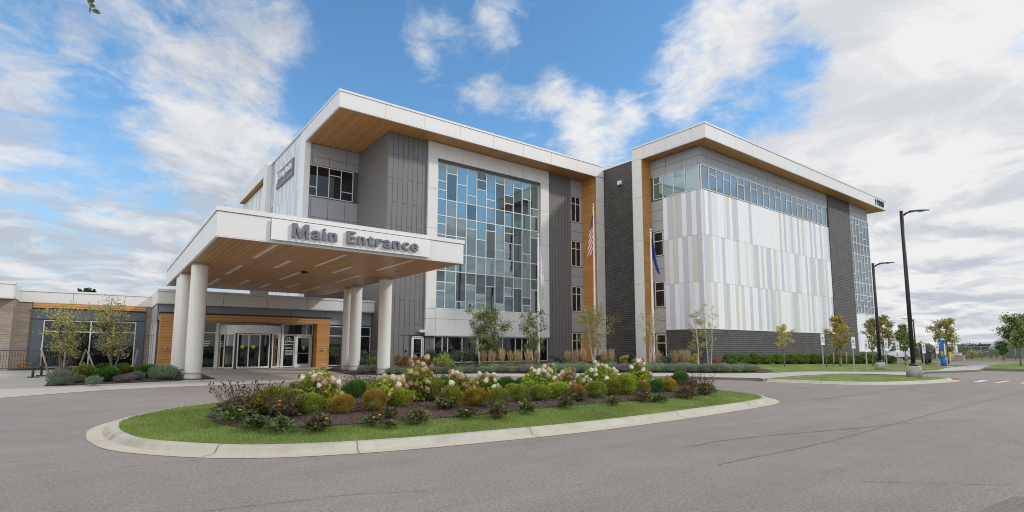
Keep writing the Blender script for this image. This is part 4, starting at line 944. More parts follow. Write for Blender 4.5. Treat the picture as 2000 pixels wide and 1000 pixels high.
# --- island: round clipped bushes (px,py of base, width px, height px, kind)
BUSH=[(530,812,84,52,'box','olive-gold'),(600,812,56,40,'box','olive-green'),(664,810,48,36,'boxo','orange-tipped'),(728,806,48,42,'boxo','amber and green'),(777,797,46,34,'boxy','yellow-green spiky'),
 (692,780,44,32,'boxd','dark green'),(577,786,34,36,'boxd','dark green'),(845,786,46,44,'box','dense green'),(880,800,46,38,'box','olive-gold'),(927,795,44,34,'boxo','rusty green'),(973,798,42,40,'box','olive'),
 (1012,788,38,31,'box','olive-gold'),(1053,785,42,30,'box','mid-green'),(1095,781,44,31,'boxy','bright green'),(1131,784,30,30,'rust','browning'),(1165,779,36,31,'box','olive'),(1195,775,34,31,'box','green'),
 (1226,774,42,40,'boxy','bright yellow-green'),(1257,771,26,24,'boxo','orange-topped'),(1283,769,28,25,'boxd','deep green'),(1309,768,28,24,'boxo','golden round'),(1331,762,30,29,'boxd','deep green feathery'),
 (868,766,34,27,'boxd','small dark green'),(988,765,32,24,'boxd','small green'),(1020,765,28,24,'boxd','small dark green'),(1312,757,22,17,'boxo','small amber'),(1240,758,20,13,'boxo','tiny orange'),(1135,758,26,18,'boxd','small green')]
BK={}
for kk,(mk,sp) in {'box':('box',0),'boxo':('boxo',0),'boxd':('boxd',.4),'boxy':('boxy',.6),'rust':('rust',0)}.items():
    BK[kk]=[]
def bush_proto(kind,v):
    if len(BK[kind])<=v: 
        sp={'boxy':1.2,'boxd':.8}.get(kind,0); BK[kind].append((kind,len(BK[kind])*13+len(kind),sp))
    return BK[kind][v]
BC={}
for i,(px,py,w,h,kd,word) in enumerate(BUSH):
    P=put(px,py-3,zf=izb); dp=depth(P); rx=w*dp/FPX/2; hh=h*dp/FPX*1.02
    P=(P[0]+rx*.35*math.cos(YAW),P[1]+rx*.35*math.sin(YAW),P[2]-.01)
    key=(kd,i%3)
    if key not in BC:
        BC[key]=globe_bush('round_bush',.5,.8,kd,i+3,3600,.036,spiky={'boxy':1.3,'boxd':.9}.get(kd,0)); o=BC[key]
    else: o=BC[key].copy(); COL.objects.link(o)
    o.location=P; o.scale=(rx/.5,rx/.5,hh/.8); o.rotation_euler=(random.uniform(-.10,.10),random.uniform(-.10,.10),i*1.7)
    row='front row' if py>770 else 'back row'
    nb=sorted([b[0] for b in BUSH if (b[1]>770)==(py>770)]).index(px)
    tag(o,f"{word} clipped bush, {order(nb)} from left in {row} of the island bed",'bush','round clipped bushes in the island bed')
# --- hydrangeas
HY=[(618,800,96,76,[('w',10),('b',12),('p',2)],'tall leftmost one with white and brown heads'),(752,795,86,54,[('c',7),('p',4)],'airy yellow-green one with few pale heads'),(815,786,84,74,[('b',16),('c',8),('g',6)],'tall one crowded with pinkish brown heads'),
 (895,786,74,52,[('w',4),('b',5),('c',2)],'low green one with few white heads'),(950,782,56,46,[('w',6),('p',5)],'one with white and blush heads in a loose crown'),(1052,772,84,46,[('w',11),('p',8)],'one with bright white heads on the left half'),
 (1108,778,44,56,[('b',16),('c',4)],'narrow one with long brown cones'),(1172,768,96,50,[('c',16),('w',8),('p',4)],'broad cream-headed one right of centre'),(1250,764,56,52,[('w',8),('b',8),('p',6)],'tall white-topped one near the right end'),(1078,748,28,30,[('b',3),('g',2)],'small back one with rusty tuft')]
for i,(px,py,w,h,bl,word) in enumerate(HY):
    P=put(px,py-4,zf=izb); dp=depth(P); R=w*dp/FPX/2; Hh=h*dp/FPX*1.05
    root=empty('hydrangea_shrub',P,f"hydrangea, {word}",'shrub','hydrangeas in the island bed')
    n=int(2800*min(1.4,R/.6)); d=rdir(n); d[:,2]=np.abs(d[:,2]); rad=RN.rand(n)**.45; top=.90
    c=d*rad[:,None]*np.array([R,R*.8,Hh*top]); c[:,2]+=.04
    c+=np.array(P); cl=np.sin(c[:,0]*5+i)*np.cos(c[:,1]*4+i*2)*.3
    leaves_obj('foliage',c,.052,[LM['hyd']],root,.3+cl+.55*RN.rand(n),None,1.7,.1)
    st=MB(); rr=random.Random(i+40)
    heads=[]
    for kd,cn in bl: heads+=[kd]*cn
    rr.shuffle(heads)
    for q,kd in enumerate(heads):
        a=rr.uniform(-2.4,.6)+YAW-math.pi/2-.3 if rr.random()<.75 else rr.uniform(0,6.28)
        el=rr.uniform(-.05,1.4); rad=rr.uniform(.85,1.08)
        p=Vector((P[0]+R*rad*math.cos(el)*math.cos(a),P[1]+R*.85*rad*math.cos(el)*math.sin(a),P[2]+Hh*rr.uniform(.72,.95)*math.sin(el)*rad+.12))
        s=rr.uniform(.040,.064)*(1.1 if kd in 'wc' else 1)
        st.tube([(P[0]+(p.x-P[0])*.4,P[1]+(p.y-P[1])*.4,P[2]+.05),((P[0]+p.x)/2+(p.x-P[0])*.2,(P[1]+p.y)/2+(p.y-P[1])*.2,(P[2]+p.z)/2),tuple(p)],.006,4,0,False,False)
        key='bloom'+kd
        if key not in protos:
            nb=MB(); r2=random.Random(ord(kd))
            prof=[(.01,-.55),(.55,-.5),(.95,-.15),(1.0,.2),(.85,.65),(.5,1.05),(.02,1.3)]; nb.lathe([(a_*.9,b_*.9) for a_,b_ in prof],(0,0,0),10)
            for _ in range(110):
                t=r2.random(); ii=min(5,int(t*6)); fr_=t*6-ii; rr_=prof[ii][0]*(1-fr_)+prof[ii+1][0]*fr_; zz=prof[ii][1]*(1-fr_)+prof[ii+1][1]*fr_; aa=r2.uniform(0,6.28)
                x,y=rr_*math.cos(aa),rr_*math.sin(aa); k=r2.uniform(.12,.2); nb.lathe([(.01,-k),(k,0),(.01,k*.8)],(x,y,zz),5)
            protos[key]=nb
            o=nb.build('bloom',BM[kd],None,local=True); protos[key]=o; first=True
        else: o=protos[key].copy(); COL.objects.link(o)
        o.parent=root; o.location=p-Vector(P); o.scale=(s,s,s*rr.uniform(.95,1.25)); o.rotation_euler=(rr.uniform(-.6,.6),rr.uniform(-.6,.6),rr.uniform(0,6))
    st.build('stem',M['greenstem'],root)
for i,(px,py,w,h) in enumerate([(640,792,50,34),(705,772,44,24),(785,776,50,34),(868,778,56,30),(935,770,50,28),(1000,774,40,22),(1078,764,50,30),(1140,763,46,28),(1205,762,50,26),(1290,757,34,18)]):
    P=put(px,py-4,zf=izb); dp=depth(P); R_=w*dp/FPX/2; Hh=h*dp/FPX; n=1500; d=rdir(n); d[:,2]=np.abs(d[:,2]); c=d*(RN.rand(n)**.4)[:,None]*np.array([R_,R_*.8,Hh]); c+=np.array(P)
    o=leaves_obj('leafy_shrub',c,.036,[LM['hyd' if i%2 else 'boxy']],None,.1+.8*RN.rand(n),None,1.8,.1); tag(o,f"low leafy yellow-green filler shrub, {order(i)} from left between the flowering shrubs",'shrub','leafy filler shrubs in the island bed')
# --- coneflower / perennial clumps: (px,py,w,h,green fraction,dead fraction,orange flowers,desc)
CF=[(480,812,120,62,.35,1.0,2,'big dark clump of dead coneflower stems at the left end'),(455,822,90,34,1.0,.0,1,'broad patch of glossy green perennial leaves at the left tip'),(556,815,70,48,.2,.9,4,'brown dead coneflower stems in front of the gold bush'),(500,833,56,30,1.0,.15,0,'green leafy clump at the bed edge with a bare patch beside it'),
 (548,834,46,34,1,.1,0,'second green leafy clump at the front left edge'),(622,828,60,44,.5,.6,1,'brown and green clump in front of the orange-tipped bush'),(705,768,84,34,.25,.9,0,'thin dark seed heads standing behind the dark green bush'),(728,820,40,28,.8,.3,2,'leafy sprig with orange flowers'),
 (760,812,36,30,.25,.6,0,'small brown stems between two bushes'),(762,826,26,16,.6,.3,0,'tiny low brown sprig near the grass'),(815,817,46,46,.8,.5,0,'upright green clump with brown stalks at the bed front'),(870,800,46,40,.5,.6,0,'brown-green clump left of a round olive bush'),
 (912,808,40,22,1,.1,1,'low leafy clump with one orange flower'),(972,808,44,42,.5,.8,0,'tall brown stalks against the olive bush'),(1028,801,34,34,.6,.4,0,'small green clump below the mid-green bush'),(1104,793,34,34,.4,.7,0,'brown and green clump at the middle of the front edge'),
 (1132,784,30,22,.7,.5,0,'low clump in front of the browning bush'),(1166,772,30,30,.2,.8,0,'brown stalks against the olive bush right of centre'),(1198,788,26,20,.7,.4,0,'small dark clump near the grass right of centre'),(1258,782,34,34,.4,.6,0,'brown sprigs below the orange-topped bush'),
 (1286,783,34,18,.9,.2,0,'low green sprigs near the right end'),(1342,777,44,38,.6,.7,0,'green and brown clump at the right end'),(1378,773,44,38,.5,1.0,0,'dark seed-head clump at the right tip of the bed'),(1352,762,26,28,.2,1.0,0,'dark stalks standing behind the right end'),
 (860,762,44,34,.1,1,0,'dark seed heads behind the tall hydrangea'),(952,760,40,30,.1,1,0,'dark seed heads in the back centre'),(1138,754,40,22,.1,1,0,'dark seed heads between two hydrangeas at the back'),(800,768,30,30,.2,.9,0,'dark stalks left of the tallest hydrangea'),(1310,752,20,16,.1,1,0,'few dark stalks at the back right')]
for i,(px,py,w,h,gfr,dfr,of,word) in enumerate(CF):
    P=put(px,py-2,zf=izb); dp=depth(P); R=w*dp/FPX/2; Hh=h*dp/FPX
    root=empty('perennial_clump',P,word,'plant','dying perennials in the island bed')
    if dfr>0:
        sm=stems_mesh(int((60 if w>60 else 34)*dfr*min(1.8,R/.28)),Hh*1.05,R*.95,.012,i,.0034); sm.v=[(a+P[0],b+P[1],c+P[2]) for a,b,c in sm.v]; sm.build('dead_stems',[M['stem'],M['head']],root)
        n=int(1300*dfr*R/.4); c=rdir(n)*np.array([R*.85,R*.85,Hh*.42])*(RN.rand(n)**.4)[:,None]; c[:,2]=np.abs(c[:,2])+.03+Hh*.12; leaves_obj('dry_leaves',c+np.array(P),.036,[LM['dead']],root,None,None,2.2)
    if gfr>0:
        n=int(200*gfr*R/.35)+20; a=RN.uniform(0,6.283,n); q=RN.rand(n)**.6*R; hz=min(Hh,.34)
        c=np.stack([q*np.cos(a),q*np.sin(a),RN.rand(n)**.8*hz*.8*(1-.4*q/R)+.03],1); ax=np.stack([np.cos(a),np.sin(a),RN.uniform(-.35,.7,n)],1)
        leaves_obj('green_leaves',c+np.array(P),.045,[LM['cone']],root,None,ax,2.9)
    for k in range(of):
        a=random.uniform(0,6.28); m=MB(); m.lathe([(.006,.02),(.024,0),(.028,.006),(.008,.02)],(P[0]+R*.7*math.cos(a),P[1]-abs(R*.7*math.sin(a)),P[2]+Hh*random.uniform(.35,.75)),9); m.build('orange_flower',M['orangef'],root)
# --- grass blades on the island: nobody could count them
def blades(name,poly,zf,n,hh,hole=None,lawnmat='lawnblade'):
    xs=[p[0] for p in poly]; ys=[p[1] for p in poly]; out=[]
    while len(out)<n:
        x=random.uniform(min(xs),max(xs)); y=random.uniform(min(ys),max(ys))
        if not inside(poly,x,y) or (hole and inside(hole,x,y)): continue
        if random.random()>min(1,(9.5/max(5,math.hypot(x,y)))**2*1.3): continue
        out.append((x,y,zf(x,y)+hh*.3))
    c=np.array(out); ax=np.tile([0,0,1.],(len(c),1)); 
    t=.45+.28*np.sin(c[:,0]*1.7+np.sin(c[:,1]*2))*np.cos(c[:,1]*1.3)+.3*RN.uniform(-1,1,len(c))
    return leaves_obj(name,c,.011,[LM[lawnmat]],None,t,ax,4.2,0,None,'stuff')
LM['lawnblade']=leafmat('lawn_blade',(.115,.175,.03),(.32,.37,.10),.35)
b=blades('grass',inner,izf,42000,.035,offset(mulp,.02) if False else mulp); tag(b,'mown green lawn grass on the kerbed island','grass')
# mulch chips give the beds a rough surface
def chips(poly,zf,n,size,mt,label,name='mulch_chips'):
    xs=[p[0] for p in poly]; ys=[p[1] for p in poly]; out=[]
    while len(out)<n:
        x=random.uniform(min(xs),max(xs)); y=random.uniform(min(ys),max(ys))
        if inside(poly,x,y): out.append((x,y,zf(x,y)+.012))
    c=np.array(out); ax=rdir(len(c)); ax[:,2]*=.25
    o=leaves_obj(name,c,size,[LM[mt]],None,None,ax,2.6,0,None,'stuff',.6); tag(o,label,'mulch'); return o
LM['chip']=leafmat('mulch_chip',(.045,.028,.024),(.16,.11,.095),.0)
chips(mulp,izb,16000,.016,'chip','brown wood mulch covering the island bed')
# --- lavender mass: individual clumps in the bed along the pavement
def lav_proto(seed,mk):
    n=900; a=RN.uniform(0,6.283,n); q=RN.rand(n)**.55; r=q*.38
    h=(.50-.16*q)*RN.uniform(.25,1,n); c=np.stack([r*np.cos(a)*(1+h*.4),r*np.sin(a)*(1+h*.4),h],1)
    ax=np.stack([np.cos(a)*q*.9,np.sin(a)*q*.9,np.full(n,1.)],1)
    return leaves_obj('lavender_clump',c,.020,[LM[mk],LM[mk]],None,RN.rand(n)*.7+.5*h,ax,7.5,0,core_mesh(.34,.34,.75))
lavP=[lav_proto(i,'lav') for i in range(3)]+[lav_proto(9,'lavp')]
used=[False]*4
def place_lav(P,s,k,label,group,hs=1):
    o=lavP[k]
    if used[k]: o=o.copy(); COL.objects.link(o)
    used[k]=True; o.location=P; o.scale=(s,s,s*hs); o.rotation_euler=(0,0,random.uniform(0,6)); return tag(o,label,'plant',group)
front=[(10.9,26.6),(11.9,26.15),(13.1,25.95),(14.2,25.6),(15.5,25.35),(16.9,25.05),(18.2,24.5),(19.5,23.1),(20.3,22.1),(21.3,21.0),(22.5,19.9),(23.7,18.9),(24.9,17.8),(26,16.95),(27.1,16.3),(28.2,15.9),(29.3,15.8)]
def along(pts,step):
    out=[];acc=0
    for i in range(len(pts)-1):
        a=Vector(pts[i]);b=Vector(pts[i+1]);L=(b-a).length; t=acc
        while t<L: out.append(tuple(a+(b-a)*t/L)); t+=step
        acc=t-L
    return out
rowA=along(front,.62); rowB=[(x+.35,y+.62) for x,y in along(front,.72)]; rowC=[(x+.75,y+1.35) for x,y in along(front[8:],.8)]
ri=0
for nm,row in (('front',rowA),('middle',rowB),('back',rowC)):
    for i,(x,y) in enumerate(row):
        if y>25.9 and x<11.5: continue
        k=3 if random.random()<(.25 if x<19 else .1) else random.randrange(3)
        place_lav((x+random.uniform(-.08,.08),y+random.uniform(-.08,.08),pz(x,y)),random.uniform(.85,1.1)*(.82 if x<18 else 1.0),k,f"grey-green lavender clump, {order(i)} from the left in the {nm} row behind the pavement",'lavender rows along the pavement')
# --- generic loose shrub
def shrub(name,P,R,Hh,mk,label,cat='shrub',group=None,n=900,leaf=.06,aspect=1.8,up=.2,flat=1,stems=True,clump=8):
    root=empty(name,P,label,cat,group); cs=[];rr=random.Random(int(P[0]*37+P[1]*11))
    st=MB()
    for k in range(clump):
        a=rr.uniform(0,6.28); q=rr.random()**.5*R*.62; z=rr.uniform(.3,.82)*Hh; cc=np.array([q*math.cos(a),q*math.sin(a),z]); m=n//clump
        s=np.array([R*.45,R*.45,Hh*.25])*rr.uniform(.7,1.15); cs.append(cc+rdir(m)*(RN.rand(m)**.45)[:,None]*s)
        st.tube([(P[0],P[1],P[2]),(P[0]+cc[0]*.5,P[1]+cc[1]*.5,P[2]+z*.6),(P[0]+cc[0],P[1]+cc[1],P[2]+z)],[.012,.008,.003],4,0,False,False)
    c=np.concatenate(cs); c[:,2]=np.maximum(c[:,2],.03); leaves_obj('foliage',c+np.array(P),leaf,[LM[mk]],root,.25+.6*RN.rand(len(c))+.3*(c[:,2]/Hh-.6),None,aspect,up)
    st.build('stem',M['bark'],root); return root
def pshrub(px,py,w,h,mk,label,back=0,**k):
    P=G(px,py,.05); 
    if back: d=Vector((P[0],P[1],0)); s=(d.length+back)/d.length; P=(P[0]*s,P[1]*s,.05)
    dp=depth(P); return shrub('shrub',P,w*dp/FPX/2,h*dp/FPX,mk,label,**k)
def bandP(px,Y):  # point of the row Y seen in column px
    d=ray(px,690); t=Y/d[1]; return (float(d[0]*t),Y,.13 if d[0]*t>21 else .03)
def bshrub(px,Y,w,ytop,mk,label,**k):
    P=bandP(px,Y); dp=depth(P); return shrub(k.pop('name','shrub'),P,w*dp/FPX/2,hgt(P,ytop),mk,label,**k)
bshrub(788,29.5,44,692,'rust','green shrub with red seed spikes left of the white door'); bshrub(826,29.5,42,695,'rust','reddish green shrub in front of the white door'); bshrub(862,29.0,56,690,'boxy','yellow-green spreading shrub right of the white door')
for q,(px,w,yt) in enumerate(((845,40,682),(872,46,683),(905,70,680),(935,40,684))): bshrub(px,33.5,w,yt,'jun',f"dark bluish shrub, {order(q)} from the left below the low window strip",group='dark shrubs along the glass tower',n=1300)
for q,(px,w,yt) in enumerate(((1082,40,692),(1103,36,690),(1130,44,690),(1172,40,692),(1215,56,682),(1232,40,690))): bshrub(px,30,w,yt,'jun',f"low dark shrub, {order(q)} from the left between the flagpoles",group='dark shrubs between the flagpoles',n=1000)
bshrub(662,33.6,44,672,'jun','grey-green shrub with loose branches beside the wood portal',n=700); bshrub(716,31.5,56,683,'jun','dense grey-green shrub behind the right column pair',n=1300); bshrub(735,30.5,44,697,'gbase','pale dry shrub behind the front right column')
for q,px in enumerate((655,700,712,730,742)): 
    P=bandP(px,27.6+q*.2); place_lav(P,.9,3 if q==2 else q%3,f"lavender clump by the canopy columns, {order(q)} from the left",'lavender by the canopy columns') if px>700 else None
bshrub(1218,27.5,22,693,'yel','small yellow-green shrub in front of the dark brick'); bshrub(1245,26.5,28,694,'boxy','leafy green shrub at the foot of the white frame leg'); 
for q,(px,w,yt,mk) in enumerate(((1300,30,690,'jun'),(1325,34,684,'jun'),(1352,26,688,'yel'),(1340,36,694,'jun'),(1398,24,701,'orange'),(1412,18,702,'rust'))): bshrub(px,21.4 if px<1390 else 20.2,w,yt,mk,f"shrub at the corner of the striped block, {order(q)} from the left of six",group='shrubs at the striped corner')
for q,px in enumerate((885,905,925,955)): bshrub(px,29.2,30,712,'boxd',f"low green mound behind the lavender, {order(q)} from the left",group='low green mounds',n=500)
# --- feather grasses
def fgrass(P,h,label):
    root=empty('feather_grass',P,label,'ornamental grass','feather grasses in front of the building')
    n=150; a=RN.uniform(0,6.283,n); q=RN.rand(n)*.16; hh=h*RN.uniform(.3,.75,n)*.8
    c=np.stack([q*np.cos(a)*2,q*np.sin(a)*2,hh*.6],1); ax=np.stack([np.cos(a)*.18,np.sin(a)*.18,np.ones(n)],1)
    leaves_obj('blades',c+np.array(P),.014,[LM['gbase']],root,None,ax,34,0)
    n=150; a=RN.uniform(0,6.283,n); q=RN.rand(n)*.26; c=np.stack([q*np.cos(a),q*np.sin(a),h*RN.uniform(.55,.92,n)],1); ax=np.stack([np.cos(a)*q,np.sin(a)*q,np.ones(n)*1.6],1)
    leaves_obj('plume',c+np.array(P),.024,[LM['plume']],root,None,ax,22,0)
fgx=[(944,29),(961,29),(980,29),(997,29),(1012,29),(1031,29),(1048,29),(1108,27.5),(1124,27),(1139,27),(1180,26.5),(1195,26),(1286,23.5),(1318,22),(1333,21.8),(1342,22),(1475,22.6)]
for i,(px,Y) in enumerate(fgx):
    if px==1475: continue
    P=bandP(px,Y-1.2); fgrass(P,hgt(P,684+random.uniform(-2,3)),f"tan feather grass tuft, {order(i)} from the left in front of the building")
# --- hedge
hp=[G(px,713-.006*(px-1400),.1)[:2] for px in (1425,1470,1520,1570,1620,1670,1710,1748)]
hp=along(hp,1.15)
hbp=[globe_bush('hedge_bush',.62,.85,'hedge',60+i,1100,.06) for i in range(3)]; hu=[0,0,0]
for i,(x,y) in enumerate(hp):
    k=i%3; o=hbp[k]
    if hu[k]: o=o.copy(); COL.objects.link(o)
    hu[k]=1; o.location=(x,y,.12); s=random.uniform(.95,1.2); o.scale=(s,s,random.uniform(.85,1.05)); o.rotation_euler=(0,0,i); tag(o,f"low green hedge bush, {order(i)} from the left along the striped block",'hedge','hedge row along the striped block')
# --- left bed
for i,(px,py,w,h,mk,word) in enumerate([(166,745,40,30,'box','olive-green rounded'),(208,745,40,27,'boxd','deep green rounded'),(247,738,30,22,'box','small yellowish'),(284,738,36,24,'boxd','bright green rounded'),(238,735,24,24,'boxd','narrow dark'),(203,727,26,16,'boxd','low back')]):
    P=G(px,py,.03); dp=depth(P); o=globe_bush('round_bush',w*dp/FPX/2,h*dp/FPX,mk,i+80,1500,.07); o.location=P; tag(o,f"{word} bush, {order(i)} of six under the two small trees",'bush','bushes in the bed left of the canopy')
for i,(px,py,w) in enumerate([(118,752,44),(135,741,36),(150,748,24),(183,752,26),(248,745,22),(268,742,24),(318,742,44),(335,740,30),(303,739,24),(232,747,20)]):
    P=G(px,py,.03); place_lav(P,w*depth(P)/FPX/.76,3 if i in(4,9) else i%3,f"grey lavender clump, {order(i)} of ten in the bed left of the canopy",'lavender left of the canopy',1.15)
pshrub(116,735,20,16,'orange','small orange-leaved shrub at the foot of the left small tree',n=250); pshrub(45,722,24,16,'orange','small ochre shrub behind the grey railing',n=250)
# ================================================================== TREES
def tree(P,Hh,R,lmat,bark,label,cat='tree',group=None,stems=1,leaf=.07,nl=1300,trunkfrac=.28,seed=1,lean=.0,sparse=1,tr=.045,name='young_tree',asp=1.6,shape='oval'):
    rr=random.Random(seed); root=empty(name,P,label,cat,group); tb=MB(); tips=[]; P=Vector(P)
    for s in range(stems):
        a0=rr.uniform(0,6.28)+s*6.28/stems; sp=(.0 if stems==1 else R*rr.uniform(.25,.60)); 
        top=P+Vector((math.cos(a0)*sp+lean*Hh,math.sin(a0)*sp,Hh*rr.uniform(.86,1.0) if stems>1 else Hh*.95))
        b0=P+Vector((math.cos(a0)*.08,math.sin(a0)*.08,0)) if stems>1 else P
        tp=[]; k=9
        for i in range(k+1):
            t=i/k; q=b0.lerp(top,t)+Vector((rr.uniform(-1,1),rr.uniform(-1,1),0))*R*.05*(1 if 0<i else 0); tp.append(q)
        tb.tube(tp,[tr*(1-.85*(i/k))+.004 for i in range(k+1)],7)
        nb=int((13 if stems==1 else 8)*sparse+3)
        for j in range(nb):
            t=trunkfrac+(1-trunkfrac)*(j+.5)/nb*.97; idx=t*k; i0=min(k-1,int(idx)); q=tp[i0].lerp(tp[i0+1],idx-i0)
            u=(t-trunkfrac)/(1-trunkfrac); wd={'oval':math.sin(math.pi*(.18+.80*u))**.7,'cone':(1-u)**.7+.12,'vase':.45+.6*u*(1.25-u)}[shape]
            L=R*wd*rr.uniform(.65,1.15)/(1 if stems==1 else 1.15)*(1.3 if shape=='vase' else 1); a=j*2.4+rr.uniform(-.5,.5); el=rr.uniform(.45,.95)
            e=q+Vector((math.cos(a)*math.cos(el*.7),math.sin(a)*math.cos(el*.7),math.sin(el)*.9))*L
            mid=q.lerp(e,.5)+Vector((0,0,-.04*L)); tb.tube([q,mid,e],[tr*.32*(1-u*.5),tr*.2,.004],4,0,False,False)
            for m in range(rr.randint(3,5)):
                t2=rr.uniform(.3,1); w=q.lerp(e,t2); b=rr.uniform(0,6.28); e2=w+Vector((math.cos(b),math.sin(b),rr.uniform(0,.9)))*L*rr.uniform(.2,.42)
                tb.tube([w,e2],[tr*.12,.003],3,0,False,False); tips.append((w,e2))
        tips.append((tp[-2],tp[-1]))
    tb.build('trunk',M[bark],root)
    leaf*=.72; nl=int(nl*1.7); per=max(2,nl//max(1,len(tips))); cs=[];tn=[]
    for (w,e) in tips:
        m=max(1,int(per*rr.uniform(.4,1.6))); t=RN.rand(m)[:,None]; base=np.array(w)*(1-t)+np.array(e)*t; cs.append(base+RN.normal(size=(m,3))*R*.10); tn.append(np.clip(RN.rand(m)*.65+rr.uniform(-.05,.4),0,1))
    leaves_obj('crown',np.concatenate(cs),leaf,[LM[lmat]],root,np.concatenate(tn),None,asp,-.2); return root
def ptree(px,Y,base,ytop,w,lmat,bark,label,gy=None,**k):
    P=bandP(px,Y) if gy is None else G(px,gy,.13); dp=depth(P); return tree(P,hgt(P,ytop),w*dp/FPX/2,lmat,bark,label,**k)
BG='birches in front of the building'
ptree(938,31,0,600,62,'birch','birchbark','pale-trunked birch with thin open crown left of the glass-tower centre',stems=2,seed=3,nl=1000,leaf=.10,trunkfrac=.3,group=BG,name='birch_tree',shape='vase',tr=.05)
ptree(962,31.5,0,605,84,'birch','birchbark','fullest dark green birch in front of the low window strip',stems=3,seed=5,nl=2600,leaf=.11,trunkfrac=.12,group=BG,name='birch_tree',tr=.05)
ptree(1043,30.5,0,608,56,'birch','birchbark','birch with twin stems behind the leftmost flagpole',stems=3,seed=8,nl=1500,leaf=.11,trunkfrac=.2,group=BG,name='birch_tree',tr=.045)
ptree(1160,28.5,0,598,86,'birchy','birchbark','yellow-green multi-stem birch around the tallest flagpole',stems=5,seed=12,nl=1900,leaf=.10,trunkfrac=.25,group=BG,name='birch_tree',tr=.045)
ptree(1268,25.5,0,615,72,'birchy','birchbark','sparse yellowing birch beside the white frame leg',stems=3,seed=15,nl=520,leaf=.10,trunkfrac=.35,group=BG,name='birch_tree',tr=.04,shape='vase')
ptree(1366,20.2,0,600,50,'birchy','birchbark','thin sparse birch left of the striped corner',stems=2,seed=21,nl=480,leaf=.09,trunkfrac=.2,group=BG,name='birch_tree',tr=.035)
ptree(1386,20.2,0,590,36,'birchy','birchbark','nearly bare birch right of the striped corner',stems=2,seed=23,nl=260,leaf=.08,trunkfrac=.2,group=BG,name='birch_tree',tr=.03)
TG='young street trees on the right lawn'
ptree(1532,0,0,634,42,'yel','bark','small yellow tree with thin crown in front of the hedge',gy=717,seed=31,nl=520,leaf=.10,trunkfrac=.42,group=TG,tr=.035)
ptree(1615,0,0,640,20,'dead','bark','small leafless sapling beside the fuller yellow tree',gy=717,seed=34,nl=60,leaf=.06,trunkfrac=.35,group=TG,tr=.03)
ptree(1641,0,0,617,46,'yel','bark','yellow-green oval tree in front of the brick pier',gy=716,seed=36,nl=1700,leaf=.11,trunkfrac=.3,group=TG,tr=.045)
ptree(1706,0,0,620,40,'maple','bark','thin brownish tree left of the shorter lamp post',gy=716,seed=38,nl=900,leaf=.09,trunkfrac=.3,group=TG,tr=.04)
ptree(1727,0,0,616,56,'maple','bark','olive tree right of the shorter lamp post',gy=711,seed=41,nl=1900,leaf=.15,trunkfrac=.3,group=TG,tr=.06)
ptree(1769,0,0,633,42,'mapleg','bark','green tree just left of the tall lamp post',gy=714,seed=43,nl=1500,leaf=.13,trunkfrac=.32,group=TG,tr=.05,shape='cone')
ptree(1853,0,0,624,56,'maple','bark','rusty-leaved tree behind the blue call tower',gy=711,seed=46,nl=1300,leaf=.16,trunkfrac=.26,group=TG,tr=.06)
ptree(1994,0,0,620,70,'mapleg','bark','green tree cut by the right picture edge',gy=716,seed=49,nl=2000,leaf=.15,trunkfrac=.34,group=TG,tr=.06)
ptree(1961,0,0,667,24,'boxd','bark','small dark round tree near the white dome',gy=704,seed=52,nl=1500,leaf=.2,trunkfrac=.3,group=TG,tr=.1)
# two staked trees at the left
for px,py,yt,w,sd,word in ((124,742,603,84,61,'left small yellow-green tree held by wooden stakes'),(223,741,597,92,64,'right small yellowing tree with a few red leaves, held by stakes')):
    P=G(px,py,.03); dp=depth(P); tree(P,hgt(P,yt),w*dp/FPX/2,'dog','bark',word,group='staked trees by the dark window',stems=4,seed=sd,nl=1500,leaf=.075,trunkfrac=.30,name='staked_tree',shape='vase',tr=.04)
def stake(px,py,px2,py2,word,dz=0):
    P=G(px,py,.03); dp=depth(P); d=ray(px2,py2); t=dp/float(CM[2]@d); T=(float(d[0]*t),float(d[1]*t),H+float(d[2]*t))
    m=MB(); m.tube([P,T],.035,8); o=m.build('wood_stake',M['stake'],None); tag(o,word,'stake','wooden tree stakes')
stake(98,738,80,679,'grey wooden stake leaning left of the left small tree'); stake(147,739,168,683,'grey wooden stake leaning right of the left small tree'); stake(192,741,171,686,'grey wooden stake leaning left of the right small tree'); stake(257,738,269,683,'grey wooden stake right of the right small tree')
stake(1485-90,0,0,0,'') if False else None
for px,py,yt,wd in ((1629,717,690,'thin stake left of the yellow oval tree'),(1654,717,688,'thin stake right of the yellow oval tree'),(1644,718,700,'short stake behind the yellow oval tree'),(1693,716,700,'thin stake left of the brownish tree'),(1725,712,698,'thin stake near the shorter lamp post')): stake(px,py,px-1,yt,wd)
